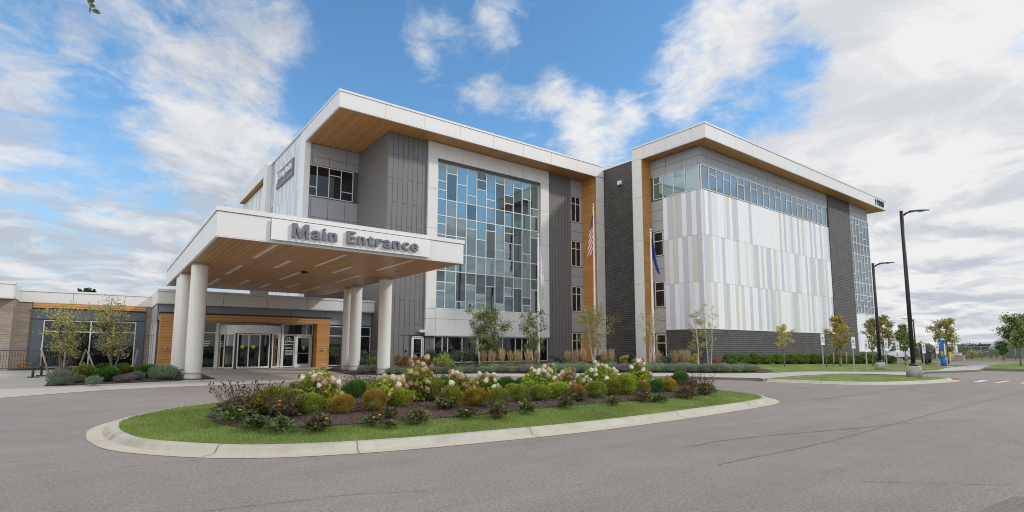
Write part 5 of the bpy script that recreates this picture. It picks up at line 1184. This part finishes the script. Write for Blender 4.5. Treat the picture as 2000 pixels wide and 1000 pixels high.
# branch of a tree standing just outside the picture, upper left
tp=np.array([0,0,H])+ray(182,10)*3.2
root=empty('overhanging_tree',(-4.6,4.2,0),'tree branch tip with a few green leaves hanging into the top left corner','tree')
m=MB(); m.tube([(-4.6,4.2,0),(-4.5,4.25,1.5),(-4.55,4.1,3.2),(-4.4,4.0,5.2)],[.14,.12,.10,.06],10); m.tube([(-4.55,4.12,3.0),(-3.2,3.4,4.5),tuple(tp+np.array([-.35,.12,.42])),tuple(tp+np.array([-.05,.0,.12]))],[.06,.03,.008,.004],6)
e0=Vector(tp+np.array([-.05,.0,.12])); e1=Vector(np.array([0,0,H])+ray(178,20)*3.2); e2=Vector(np.array([0,0,H])+ray(192,27)*3.2); m.tube([e0,e1,e2],[.004,.003,.002],5)
m.build('trunk',M['bark'],root)
lv=MB()
for a,b,w in ((Vector((np.array([0,0,H])+ray(170,1)*3.2)),Vector((np.array([0,0,H])+ray(185,3)*3.2)),.018),((np.array([0,0,H])+ray(175,9)*3.2),(np.array([0,0,H])+ray(187,14)*3.2),.014),((np.array([0,0,H])+ray(180,18)*3.2),(np.array([0,0,H])+ray(197,27)*3.2),.014),((np.array([0,0,H])+ray(175,14)*3.2),(np.array([0,0,H])+ray(176,28)*3.2),.005),((np.array([0,0,H])+ray(176,3)*3.2),(np.array([0,0,H])+ray(186,-3)*3.2),.012)):
    a=Vector(a);b=Vector(b);d=b-a; n=d.cross(Vector(CM[2])).normalized()*w; k=Vector(CM[2])*.004
    lv.add([a,a+d*.3+n,a+d*.7+n*.7,b,a+d*.65-n*.8,a+d*.25-n*.9,a+d*.5+k],[(0,1,6),(1,2,6),(2,3,6),(3,4,6),(4,5,6),(5,0,6)])
lvm=plain('twig_leaf',(.10,.13,.03),.6,0,.4,40); lv.build('leaves',lvm,root)
cc=rdir(900)*np.array([1.5,1.5,1.1])*(RN.rand(900)**.4)[:,None]+np.array([-4.6,4.2,6.0]); leaves_obj('crown',cc,.09,[LM['mapleg']],root)
# ================================================================== FLAGPOLES
def hang(top,Hf,inner,outer,dirx,mats,mi,parent,ns=40,nt_=18,seed=1,slant=.1):
    """limp flag: cloth falling in folds from the halyard; s runs down, t runs away from the pole"""
    mb=MB()
    for i in range(ns+1):
        s_=i/ns
        for j in range(nt_+1):
            t=j/nt_; o=inner(s_)*(1-t)+outer(s_)*t+.06; wv=(.05+.05*s_)*math.sin(t*8.5+s_*3+seed)+.05*math.sin(s_*7+seed)
            z=top[2]-s_*Hf-slant*t*s_
            mb.v.append((top[0]+dirx[0]*o-dirx[1]*wv,top[1]+dirx[1]*o+dirx[0]*wv,z))
    w=nt_+1
    for i in range(ns):
        for j in range(nt_):
            mb.f.append((i*w+j,(i+1)*w+j,(i+1)*w+j+1,i*w+j+1)); mb.m.append(mi(i/ns,j/nt_)); mb.sm.append(True)
    return mb.build('flag',mats,parent)
def cloth(name,c):
    m,nt,b=mat(name); b.inputs['Base Color'].default_value=(*c,1); b.inputs['Roughness'].default_value=.8; return m
FR_,FW_,FB_,NV,PK,LG=cloth('flag_red',(.50,.03,.045)),cloth('flag_white',(.78,.77,.77)),cloth('flag_blue',(.03,.045,.16)),cloth('flag_navy',(.025,.05,.20)),cloth('flag_lilac',(.66,.56,.68)),cloth('flag_palegreen',(.62,.70,.62))
def pole(px,py,ytop,label,Y):
    P=bandP(px,Y) if Y else G(px,py,.1); h=hgt(P,ytop); root=empty('flagpole',P,label,'flagpole','white flagpoles in front of the building')
    m=MB(); m.lathe([(.105,0),(.10,1.2),(.085,h*.5),(.055,h-.5),(.045,h-.42)],P,18); m.build('pole',M['whitepole'],root)
    m=MB(); m.lathe([(.03,h-.42),(.055,h-.40),(.08,h-.33),(.055,h-.26),(.03,h-.24),(.025,h-.17)],P,14); m.build('truck',M['whitepole'],root)
    m=MB(); m.lathe([(.01,h-.19),(.05,h-.18),(.085,h-.12),(.098,h-.085),(.085,h-.04),(.05,h-.008),(.01,h)],P,16); m.build('finial',M['gold'],root)
    m=MB(); m.tube([(P[0]-.13,P[1]-.05,P[2]+1.2),(P[0]-.12,P[1]-.05,P[2]+h*.5),(P[0]-.07,P[1],P[2]+h-.4)],.008,4); m.build('rope',M['whitepole'],root)
    return P,h,root
DX=(-math.cos(YAW-math.pi/2),-math.sin(YAW-math.pi/2)); DX=(-CM[0][0],-CM[0][1])   # hangs to the left or right of its pole
def us(s_,t):
    if s_<.30+.05*t: return 1 if (int(s_*70)%4==1 and int(t*18+s_*20)%3==0) else 2
    return 0 if int(13*(s_-.28*t)+.4)%2==0 else 1
RX=(-DX[0],-DX[1])
P,h,r=pole(1163,0,398,'tallest white flagpole, flying a limp striped flag with a blue starred corner',30.4)
hang((P[0],P[1],P[2]+h-.95),3.15,lambda s:0,lambda s:.03+.52*s**.75,DX,[FR_,FW_,FB_],us,r,90,36,2,.5)
P,h,r=pole(1277,0,447,'shorter white flagpole with a limp dark blue flag',25.6)
hang((P[0],P[1],P[2]+h-.75),2.6,lambda s:max(0,(s-.55)/.45)*.34,lambda s:.04+.54*s**.8,RX,[NV],lambda s,t:0,r,40,18,4,.25)
P,h,r=pole(1052,0,457,'leftmost white flagpole, with a limp pale lilac flag',30.4)
hang((P[0],P[1],P[2]+h-.5),4.4,lambda s:max(0,(s-.5)/.5)*.22,lambda s:.03+.38*min(1,s*2.2)*(1-.25*s),RX,[PK,FW_,LG],lambda s,t:0 if s<.55 else (1 if s<.75 else 2),r,44,18,6,.3)
# ================================================================== LAMP POSTS
def lamp(px,py,ytop,label,base_h=.75,base_r=.36,gz=.13,arm=None,hd=1.35):
    P=G(px,py,gz); h=hgt(P,ytop); root=empty('street_lamp',P,label,'street lamp','dark street lamps')
    m=MB(); 
    if base_r: m.lathe([(base_r,0),(base_r,base_h-.03),(base_r-.03,base_h)],P,32); m.build('base',CB,root)
    b=base_h if base_r else 0
    m=MB(); m.lathe([(.17,b),(.17,b+.05),(.12,b+.09),(.115,b+.14)],P,20); m.build('base_cover',M['bronze'],root)
    m=MB(); m.tube([(P[0],P[1],P[2]+b+.05),(P[0],P[1],P[2]+h*.5),(P[0],P[1],P[2]+h)],[.095,.085,.075],12); m.build('pole',M['bronze'],root)
    R_=np.array([CM[0][0],CM[0][1]]); R_/=np.linalg.norm(R_); A=arm or R_
    z=P[2]+h
    m=MB(); m.tube([(P[0],P[1],z-.28),(P[0]+A[0]*.25,P[1]+A[1]*.25,z-.10),(P[0]+A[0]*.5,P[1]+A[1]*.5,z-.02)],[.05,.045,.05],8); m.build('arm',M['bronze'],root)
    m=MB(); vs=[];fs=[]; n=8; S=Vector((-A[1],A[0]))
    for i in range(n+1):
        t=i/n; q=Vector((P[0],P[1]))+Vector((A[0],A[1]))*(.4+(hd-.4)*t); w=.17*math.sin(math.pi*min(.97,.2+.75*t))**.5; zz=z-.03+.10*math.sin(t*1.6)-.02*t; th=.055*(1-.5*t)
        vs+=[(q.x+S.x*w,q.y+S.y*w,zz-th*.4),(q.x,q.y,zz+th),(q.x-S.x*w,q.y-S.y*w,zz-th*.4),(q.x,q.y,zz-th)]
    for i in range(n):
        a=4*i
        for k in range(4): fs.append((a+k,a+(k+1)%4,a+4+(k+1)%4,a+4+k))
    fs+=[(3,2,1,0),(4*n,4*n+1,4*n+2,4*n+3)]; m.add(vs,fs); hdm=m.build('lamp_head',M['bronze'],root)
    q=Vector((P[0],P[1]))+Vector((A[0],A[1]))*(hd*.7); m=MB(); m.box(q.x-.12,q.x+.12,q.y-.1,q.y+.1,z-.035,z-.02); m.build('lens',M['lens'],hdm)
CB=ground('lamp_base_concrete',(.40,.385,.345),3,.7,30,.4,.9,.01,60,(.32,.305,.27),5)
lamp(1786,737,412,'tallest dark lamp post on a concrete drum at the end of the grass island',.53,.31)
lamp(1720,723,514,'shorter dark lamp post on a concrete drum behind the first, near the building corner',.48,.26)
lamp(1790,702,623,'thin distant dark lamp post between the tall lamp and the blue call tower',0,0,0,(DX[0],DX[1]),1.6)
lamp(2006,703,615,'distant dark lamp post at the right picture edge',0,0,0,(DX[0],DX[1]),1.6)
# ================================================================== SIGNS
M['signface']=plain('sign_face',(.74,.75,.74),.4); M['signblue']=plain('sign_blue',(.06,.16,.42),.4); M['signgreen']=plain('sign_green',(.03,.25,.12),.5)
def psign(px,py,ytop,label,gz=.15):
    P=G(px,py,gz); h=hgt(P,ytop); root=empty('parking_sign',P,label,'sign','accessible parking signs along the path')
    V=Vector((-.42,-.91)).normalized(); S=Vector((V.y,-V.x))   # faces the drive
    m=MB(); m.bar(P,(P[0],P[1],P[2]+h-.02),.055,.055); m.build('post',M['galv'],root)
    c=Vector((P[0],P[1]))+V*.05
    def rect(mb,w0,w1,z0,z1,o): 
        a=c+V*o; mb.add([(a.x+S.x*w0,a.y+S.y*w0,z0),(a.x+S.x*w1,a.y+S.y*w1,z0),(a.x+S.x*w1,a.y+S.y*w1,z1),(a.x+S.x*w0,a.y+S.y*w0,z1)],[(0,3,2,1),(0,1,2,3)][:1] if 0 else [(0,1,2,3)])
    zt=P[2]+h
    m=MB(); a=c; m.bar((a.x,a.y,zt-.46),(a.x,a.y,zt),.25,.012,0,(V.x,V.y,0)); m.bar((a.x,a.y,zt-.66),(a.x,a.y,zt-.49),.25,.012,0,(V.x,V.y,0)); pl=m.build('plate',M['signface'],root)
    m=MB(); rect(m,-.06,.06,zt-.35,zt-.18,.014); b=m.build('blue_square',M['signblue'],pl)
    m=MB()
    ppts=[(-.015,.17),(-.01,.10),(.03,.10),(.05,.04)]
    for (x0,z0),(x1,z1) in zip(ppts[:-1],ppts[1:]):
        a=c+V*.018; m.bar((a.x+S.x*x0,a.y+S.y*x0,zt-.36+z0),(a.x+S.x*x1,a.y+S.y*x1,zt-.36+z1),.014,.004,0,(V.x,V.y,0))
    for k in range(9):
        t0,t1=math.radians(120+k*26),math.radians(146+k*26); a=c+V*.018
        m.bar((a.x+S.x*(.045*math.cos(t0)),a.y+S.y*(.045*math.cos(t0)),zt-.29+.045*math.sin(t0)),(a.x+S.x*(.045*math.cos(t1)),a.y+S.y*(.045*math.cos(t1)),zt-.29+.045*math.sin(t1)),.012,.004,0,(V.x,V.y,0))
    m.build('wheelchair_symbol',M['signface'],b)
    m=MB(); rect(m,-.10,.10,zt-.07,zt-.055,.014); rect(m,-.10,.10,zt-.43,zt-.415,.014); m.build('green_border',M['signgreen'],pl)
for px,py,yt,wd in ((1609,724,652,'nearest blue and white wheelchair parking sign, leftmost on the path edge'),(1669,725.5,658,'second wheelchair parking sign from the left, before the hedge'),(1694,725,665,'wheelchair parking sign left of the shorter lamp post'),(1733,724.5,663,'wheelchair parking sign just right of the shorter lamp post'),(1755,724,667,'wheelchair parking sign in front of the white van'),(1806,722.5,669,'wheelchair parking sign right of the tall lamp post'),(1832,719.5,671,'rightmost wheelchair parking sign beside the blue call tower')): psign(px,py,yt,wd)
# ================================================================== BLUE CALL TOWER
P=G(1844,716,.15); dp=depth(P); root=empty('emergency_call_tower',P,'tall bright blue emergency call tower with a domed lamp on top','call tower')
M['tblue']=plain('tower_blue',(.010,.115,.36),.5); h=hgt(P,661)
m=MB(); m.lathe([(.175,0),(.175,h*.34)],P,24); m.build('lower_body',M['tblue'],root)
V=Vector((-P[0],-P[1])).normalized(); S_=Vector((V.y,-V.x)) 
def tb(mb,w0,w1,d0,d1,z0,z1):
    c=Vector((P[0],P[1])); q=[c+S_*w0+V*d0,c+S_*w1+V*d0,c+S_*w1+V*d1,c+S_*w0+V*d1]
    mb.add([(a.x,a.y,P[2]+z0) for a in q]+[(a.x,a.y,P[2]+z1) for a in q],[(0,1,2,3),(7,6,5,4),(0,4,5,1),(1,5,6,2),(2,6,7,3),(3,7,4,0)])
m=MB(); tb(m,-.17,-.02,-.13,.13,h*.34,h*.9); m.build('spine',M['tblue'],root)
m=MB(); tb(m,-.04,.13,-.14,.14,h*.60,h*.86); m.build('speaker_housing',M['tblue'],root)
m=MB(); m.lathe([(.2,h*.34),(.14,h*.37),(.05,h*.385)],(P[0]+S_.x*.1,P[1]+S_.y*.1,P[2]),16); m.build('sloped_collar',M['tblue'],root)
m=MB(); m.lathe([(.2,h*.9),(.22,h*.905),(.22,h*.93),(.16,h*.94)],P,20); m.build('lamp_ring',M['tblue'],root)
m=MB(); m.lathe([(.12,h*.94),(.12,h*.965),(.08,h*.99),(.02,h)],P,16); m.build('beacon',plain('beacon_glass',(.35,.62,.85),.2),root)
m=MB(); tb(m,-.155,-.09,.131,.135,h*.40,h*.82); m.build('white_lettering_strip',M['signface'],root)
m=MB(); m.lathe([(.55,0),(.55,.03)],P,20); m.build('footing',M['concrete'],root)
# ================================================================== BENCHES, BIN, RAILING
M['benchg']=plain('bench_grey',(.06,.062,.068),.5,.2)
def bench(P,rz,label,L=1.8,side=1):
    root=empty('park_bench',P,label,'bench',None,rz)
    m=MB()
    for i in range(9): y=-.25+i*.058; m.bar((-L/2,y,.44-.02*math.sin(i/8*3.1)),(L/2,y,.44-.02*math.sin(i/8*3.1)),.035,.02)
    m.build('seat',M['benchg'],root,local=True); m=MB()
    for i in range(8): m.bar((-L/2,.27+i*.018,.50+i*.055),(L/2,.27+i*.018,.50+i*.055),.035,.02)
    m.build('backrest',M['benchg'],root,local=True)
    for x in (-L/2+.1,L/2-.1):
        m=MB(); m.tube([(x,-.28,.44),(x,.1,.43),(x,.24,.47),(x,.34,.72),(x,.42,.93),(x,.52,.97)],.03,8); m.tube([(x,.0,.42),(x,.0,.05)],.05,8); m.box(x-.05,x+.05,-.18,.22,0,.05); m.build('leg',M['benchg'],root,local=True)
P=G(72,736,.012); bench(P,math.radians(-97),'dark grey metal bench seen end-on in front of the grey railing',1.7)
P=G(1796,712,.15); bench(P,math.radians(150),'distant bench on the lawn right behind the tall lamp post',1.6)
P=G(1826,711,.15); bench(P,math.radians(120),'distant bench on the lawn beside the blue call tower',1.6)
P=G(1810,709.5,.15); root=empty('litter_bin',P,'dark slatted litter bin between the two distant benches','bin')
m=MB()
for i in range(22): a=i*2*math.pi/22; m.bar((P[0]+.34*math.cos(a),P[1]+.34*math.sin(a),P[2]+.05),(P[0]+.38*math.cos(a),P[1]+.38*math.sin(a),P[2]+1.0),.05,.012)
m.lathe([(.33,.03),(.33,.9)],P,16); m.build('body',M['bronze'],root); m=MB(); m.lathe([(.42,1.0),(.42,1.05),(.2,1.16)],P,20); m.build('lid',M['bronze'],root)
# grey railing at the left
def railing():
    y0=38.6; root=empty('metal_railing',(-5,y0,.0),'grey metal railing with thin upright bars beside the tan brick wall','railing')
    xa,xb=-12.5,-2.0
    m=MB(); m.bar((xa,y0,1.18),(xb,y0,1.18),.06,.05); m.bar((xa,y0,.22),(xb,y0,.22),.05,.05); m.build('rail',M['benchg'],root)
    m=MB(); x=xa+.1
    while x<xb: m.bar((x,y0,.22),(x,y0,1.18),.022,.022); x+=.115
    o=m.build('bars',M['benchg'],root); 
    for x in (-12.4,-9.8,-7.2,-4.75,-2.05): m=MB(); m.bar((x,y0,0),(x,y0,1.22),.07,.07); m.build('post',M['benchg'],root)
railing()
# ================================================================== WHITE VAN
def van(P,rz,label):
    root=empty('white_van',P,label,'van',None,rz); W2=.98
    prof=[(-2.5,.45),(-2.55,.75),(-2.45,1.02),(-1.75,1.14),(-1.0,1.78),(-.5,1.90),(1.9,1.93),(2.35,1.7),(2.5,1.1),(2.5,.45)]
    secs=[(1.0,0),(1.0,.12),]
    m=MB(); n=len(prof); rows=[]
    for y,k in ((-W2,.0),(-W2*.99,.03),(W2*.99,.03),(W2,.0)):
        rows.append([(x,(y if z<1.15 else y*(1-.12*(z-1.15)/.8)),z) for x,z in prof])
    L=[(x,-W2*(1 if z<1.15 else 1-.14*(z-1.15)/.8),z) for x,z in prof]; R2=[(x,W2*(1 if z<1.15 else 1-.14*(z-1.15)/.8),z) for x,z in prof]
    m.add(L+R2,[tuple(reversed(range(n))),tuple(range(n,2*n))]+[(i,(i+1)%n,n+(i+1)%n,n+i) for i in range(n)]); b=m.build('body',plain('van_paint',(.55,.56,.58),.3),root,local=True)
    m=MB(); m.add([(-1.80,-.86,1.16),(-1.80,.86,1.16),(-1.05,.78,1.76),(-1.05,-.78,1.76)],[(0,1,2,3)]); 
    m.v=[(x-.03,y,z+.02) for x,y,z in m.v]; m.build('windscreen',M['glass_dark'],root,local=True)
    for s in (-1,1):
        for a,c in ((-1.2,-.25),(-.15,.95),(1.05,2.1)):
            m=MB(); q=[(a+(.25 if a<-1 else 0),s*(W2+.005),1.2),(c,s*(W2+.005),1.2),(c,s*(W2*.90),1.72),(a+(.55 if a<-1 else 0),s*(W2*.90),1.72)]; m.add(q,[(0,1,2,3)]); m.build('side_window',M['glass_dark'],root,local=True)
        for x in (-1.62,1.62):
            m=MB(); pr=[(.18,-.12),(.33,-.12),(.355,-.08),(.355,.08),(.33,.12),(.18,.12)]; m.lathe(pr,(0,0,0),24); m.v=[(x+a,s*(W2-.08)+c_,.355+b_) for a,b_,c_ in m.v]; w=m.build('wheel',M['black'],root,local=True)
            m=MB(); m.lathe([(.2,-.125),(.2,.125)],(0,0,0),18); m.v=[(x+a,s*(W2-.08)+c_,.355+b_) for a,b_,c_ in m.v]; m.build('rim',M['metal'],w,local=True)
        m=MB(); m.box(-2.52,-2.40,s*.9-.14,s*.9+.06,.80,.98) if s>0 else m.box(-2.52,-2.40,-.96,-.70,.80,.98); m.build('headlight',M['lens'],root,local=True)
        m=MB(); m.box(-1.25,-1.10,s*1.0-.02 if s<0 else 1.0,s*1.0+.0 if s<0 else 1.02,1.15,1.2); m.box(-1.28,-1.12,s*1.14-.09,s*1.14+.09,1.12,1.30); m.build('mirror',M['black'],root,local=True)
    m=MB(); m.box(-2.57,-2.5,-.55,.55,.62,.82); m.build('grille',M['black'],root,local=True); m=MB(); m.box(-2.6,-2.44,-.95,.95,.42,.58); m.build('bumper',M['signplate'],root,local=True)
P=G(1736,704.3,.0); _t=Vector((-P[0],-P[1])).normalized(); _l=Vector((-CM[0][0],-CM[0][1])).normalized(); _d=(_t*.55+_l*.83); van(P,math.atan2(-_d.y,-_d.x),'white van parked behind the hedge end and the parking signs')
# ================================================================== BACKGROUND
def farP(px,dist):
    d=ray(px,690); d2=np.array([d[0],d[1]]); d2/=np.linalg.norm(d2); return (float(d2[0]*dist),float(d2[1]*dist),0.)
def fartree(px,dist,w,ytop,mk,label,group,trunk=True,cat='tree',n=900,name='background_tree'):
    P=farP(px,dist); dp=depth(P); R=w*dp/FPX/2; Hh=hgt(P,ytop); root=empty(name,P,label,cat,group)
    rr=random.Random(int(px)); R*=1.35; n=1600; cs=[]
    for k in range(12):
        a=rr.uniform(0,6.28); q=rr.random()**.5*R*.7; z=rr.uniform(.12,.85)*Hh; m=n//12
        cs.append(np.array([P[0]+q*math.cos(a),P[1]+q*math.sin(a),z])+rdir(m)*(RN.rand(m)**.4)[:,None]*np.array([R*.42,R*.42,Hh*.2])*rr.uniform(.6,1.15))
    c=np.concatenate(cs); leaves_obj('crown',c,Hh*.06,[LM[mk]],root,.2+.7*RN.rand(len(c)),None,1.4)
    m=MB(); m.tube([P,(P[0],P[1],Hh*.6)],[.12,.06],6); m.build('trunk',M['bark'],root)
BGT=[(1690,95,40,672,'fard'),(1712,100,40,668,'far'),(1737,105,46,664,'fard'),(1760,98,36,667,'far'),(1775,102,30,672,'fard'),(1790,110,40,665,'far'),(1812,100,44,668,'fard'),(1806,92,26,664,'mapleg'),(1826,105,50,670,'far'),(1846,110,44,673,'fard'),(1872,108,46,669,'fard'),(1888,100,34,674,'far'),(1898,96,16,682,'yel'),(1918,118,34,684,'fard'),(1934,112,44,679,'far'),(1946,115,26,684,'mapleg'),(1862,90,40,681,'far')]
for i,(px,ds,w,yt,mk) in enumerate(BGT): fartree(px,ds,w,yt,mk,f"background bush, {order(i)} from the left of the tree line right of the building" if 0 else f"distant bushy tree {['beyond','behind'][i%2]} the far road, {order(sorted([b[0] for b in BGT]).index(px))} from the left",'distant trees beyond the far road')
# low wooded rise far away
mb=MB(); vs=[];n=60
pts=[(1860+i*3.6,681-5.5*math.sin(min(1,max(0,(i-3)/16))*math.pi/2)-1.0*math.sin(i*1.3)+ (5 if i>44 else 0)*(i-44)/16) for i in range(n)]
cs=[]
for i in range(9000):
    k=RN.randint(0,n-1); px,yt=pts[k]; P=farP(px+RN.uniform(0,3.6),560+RN.uniform(-40,60)); hh=hgt(P,yt); cs.append((P[0],P[1],hh*RN.rand()**.5))
o=leaves_obj('far_woods',np.array(cs),3.2,[leafmat('far_wood_leaf',(.07,.09,.075),(.13,.15,.125),.1)],None,None,None,1.3,0,None,'stuff'); tag(o,'dark wooded rise on the horizon right of the building','woods')
for q,(px,w) in enumerate(((1919,2.2),(1938,2.4))):
    P=farP(px,300); hh=hgt(P,682-3); m=MB(); m.tube([P,(P[0],P[1],hh)],[.25,.2],6); m.box(P[0]-1.2,P[0]+1.2,P[1]-1.2,P[1]+1.2,hh,hh+1.1); o=m.build('light_mast',M['bronze'],None); tag(o,f"{['left','right'][q]} distant floodlight mast above the wooded rise",'mast')
# dry verge along the fence
a1=farP(1700,120); a2=farP(2400,62)
mb=MB(); q=[farP(1650,92)[:2],farP(1800,88)[:2],farP(1950,84)[:2],farP(2300,70)[:2],farP(2300,140)[:2],farP(1950,170)[:2],farP(1650,180)[:2]]; mb.prism(q[::-1] if 0 else q,-.02,.02); mb.build('verge',ground('dry_verge',(.24,.22,.10),.3,.5,3,.5,.95,.02,10),kind='structure')
# chain-link fence
def chain():
    m,nt,b=mat('chain_link'); nt.nodes.remove(b); out=nt.nodes['Material Output']; g=geo(nt); p=N(nt,"ShaderNodeSeparateXYZ"); lk(nt,g,p.inputs[0])
    u=mth(nt,'ADD',p.outputs[0],mth(nt,'MULTIPLY',p.outputs[1],-.6)); a=mth(nt,'ABSOLUTE',mth(nt,'SUBTRACT',mth(nt,'FRACT',mth(nt,'MULTIPLY',mth(nt,'ADD',u,p.outputs[2]),8.)),.5)); c=mth(nt,'ABSOLUTE',mth(nt,'SUBTRACT',mth(nt,'FRACT',mth(nt,'MULTIPLY',mth(nt,'SUBTRACT',u,p.outputs[2]),8.)),.5))
    w=mth(nt,'MAXIMUM',mth(nt,'GREATER_THAN',a,.38),mth(nt,'GREATER_THAN',c,.38)); d=N(nt,"ShaderNodeBsdfDiffuse"); d.inputs[0].default_value=(.17,.18,.18,1); t=N(nt,"ShaderNodeBsdfTransparent"); mx=N(nt,"ShaderNodeMixShader"); lk(nt,w,mx.inputs[0]); lk(nt,t.outputs[0],mx.inputs[1]); lk(nt,d.outputs[0],mx.inputs[2]); lk(nt,mx.outputs[0],out.inputs[0]); return m
A=Vector(farP(1740,88)); B=Vector(farP(2150,88)); root=empty('chain_link_fence',A,'long grey chain-link fence beyond the far road','fence')
L=(B-A).length; d=(B-A).normalized(); k=int(L/3)
for i in range(k+1): q=A+d*(i*3.0); m=MB(); m.tube([q,(q.x,q.y,1.75)],.04,6); m.build('post',M['galv'],root)
m=MB(); m.tube([(A.x,A.y,1.7),(B.x,B.y,1.7)],.03,6); m.build('top_rail',M['galv'],root)
m=MB(); m.add([(A.x,A.y,.05),(B.x,B.y,.05),(B.x,B.y,1.68),(A.x,A.y,1.68)],[(0,1,2,3)]); m.build('mesh_panel',chain(),root)
# white air dome
P=farP(2012,190); dp=depth(P); R=62*dp/FPX; Hh=hgt(P,652); root=empty('air_dome',P,'large pale grey inflated sports dome at the right edge of the horizon','dome')
m=MB(); m.lathe([(R*math.cos(t)**.8 if t<1.55 else .01,Hh*math.sin(t)) for t in [i*math.pi/2/14 for i in range(15)]],P,40); m.build('shell',plain('dome_fabric',(.52,.51,.55),.7,0,.04,.1),root)
m=MB(); m.lathe([(R*1.005,0),(R*1.005,1.0)],P,40); m.build('base_band',M['galv'],root)
P=farP(1992,110); m=MB(); d_=Vector((CM[0][0],CM[0][1])).normalized(); q0=Vector(P[:2])-d_*1.2; 
m.bar((q0.x,q0.y,.95),(q0.x+d_.x*9,q0.y+d_.y*9,.95),2.5,1.9,0,(0,0,1)); root=empty('storage_shed',P,'low green-grey shed behind the fence at the right edge','shed'); m.build('wall',plain('shed_green',(.13,.17,.16),.6),root)
m=MB(); m.bar((q0.x-.1*d_.x,q0.y-.1*d_.y,1.98),(q0.x+d_.x*9.1,q0.y+d_.y*9.1,1.98),2.8,.14); m.build('roof',M['galv'],root)
for i,(px,w,h_,c_,wd) in enumerate(((1859,1.5,1.9,'white2','white utility cabinet right of the blue call tower'),(1868,.9,.9,'column','small pale utility box beside the white cabinet'),(1874,.8,.6,'stake','tan low utility box right of the cabinets'),(1847,.5,1.1,'yel_','small yellow marker near the blue call tower'))):
    P=farP(px,84-i); mt=M.get(c_,yel); root=empty('utility_box',P,wd,'utility box'); m=MB(); m.box(P[0]-w/2,P[0]+w/2,P[1]-.4,P[1]+.4,.05,h_); m.build('cabinet',mt,root); m=MB(); m.box(P[0]-w/2-.04,P[0]+w/2+.04,P[1]-.45,P[1]+.45,h_,h_+.08); m.box(P[0]-w/2-.05,P[0]+w/2+.05,P[1]-.5,P[1]+.5,0,.05); m.build('cap',M['galv'],root)
for i,(px,w) in enumerate(((147,7),(161,9),(170,6))): fartree(px,75,w,561,'fard',f"{['left','middle','right'][i]} dark treetop just showing over the low wing roof",'treetops over the low roof',n=260)
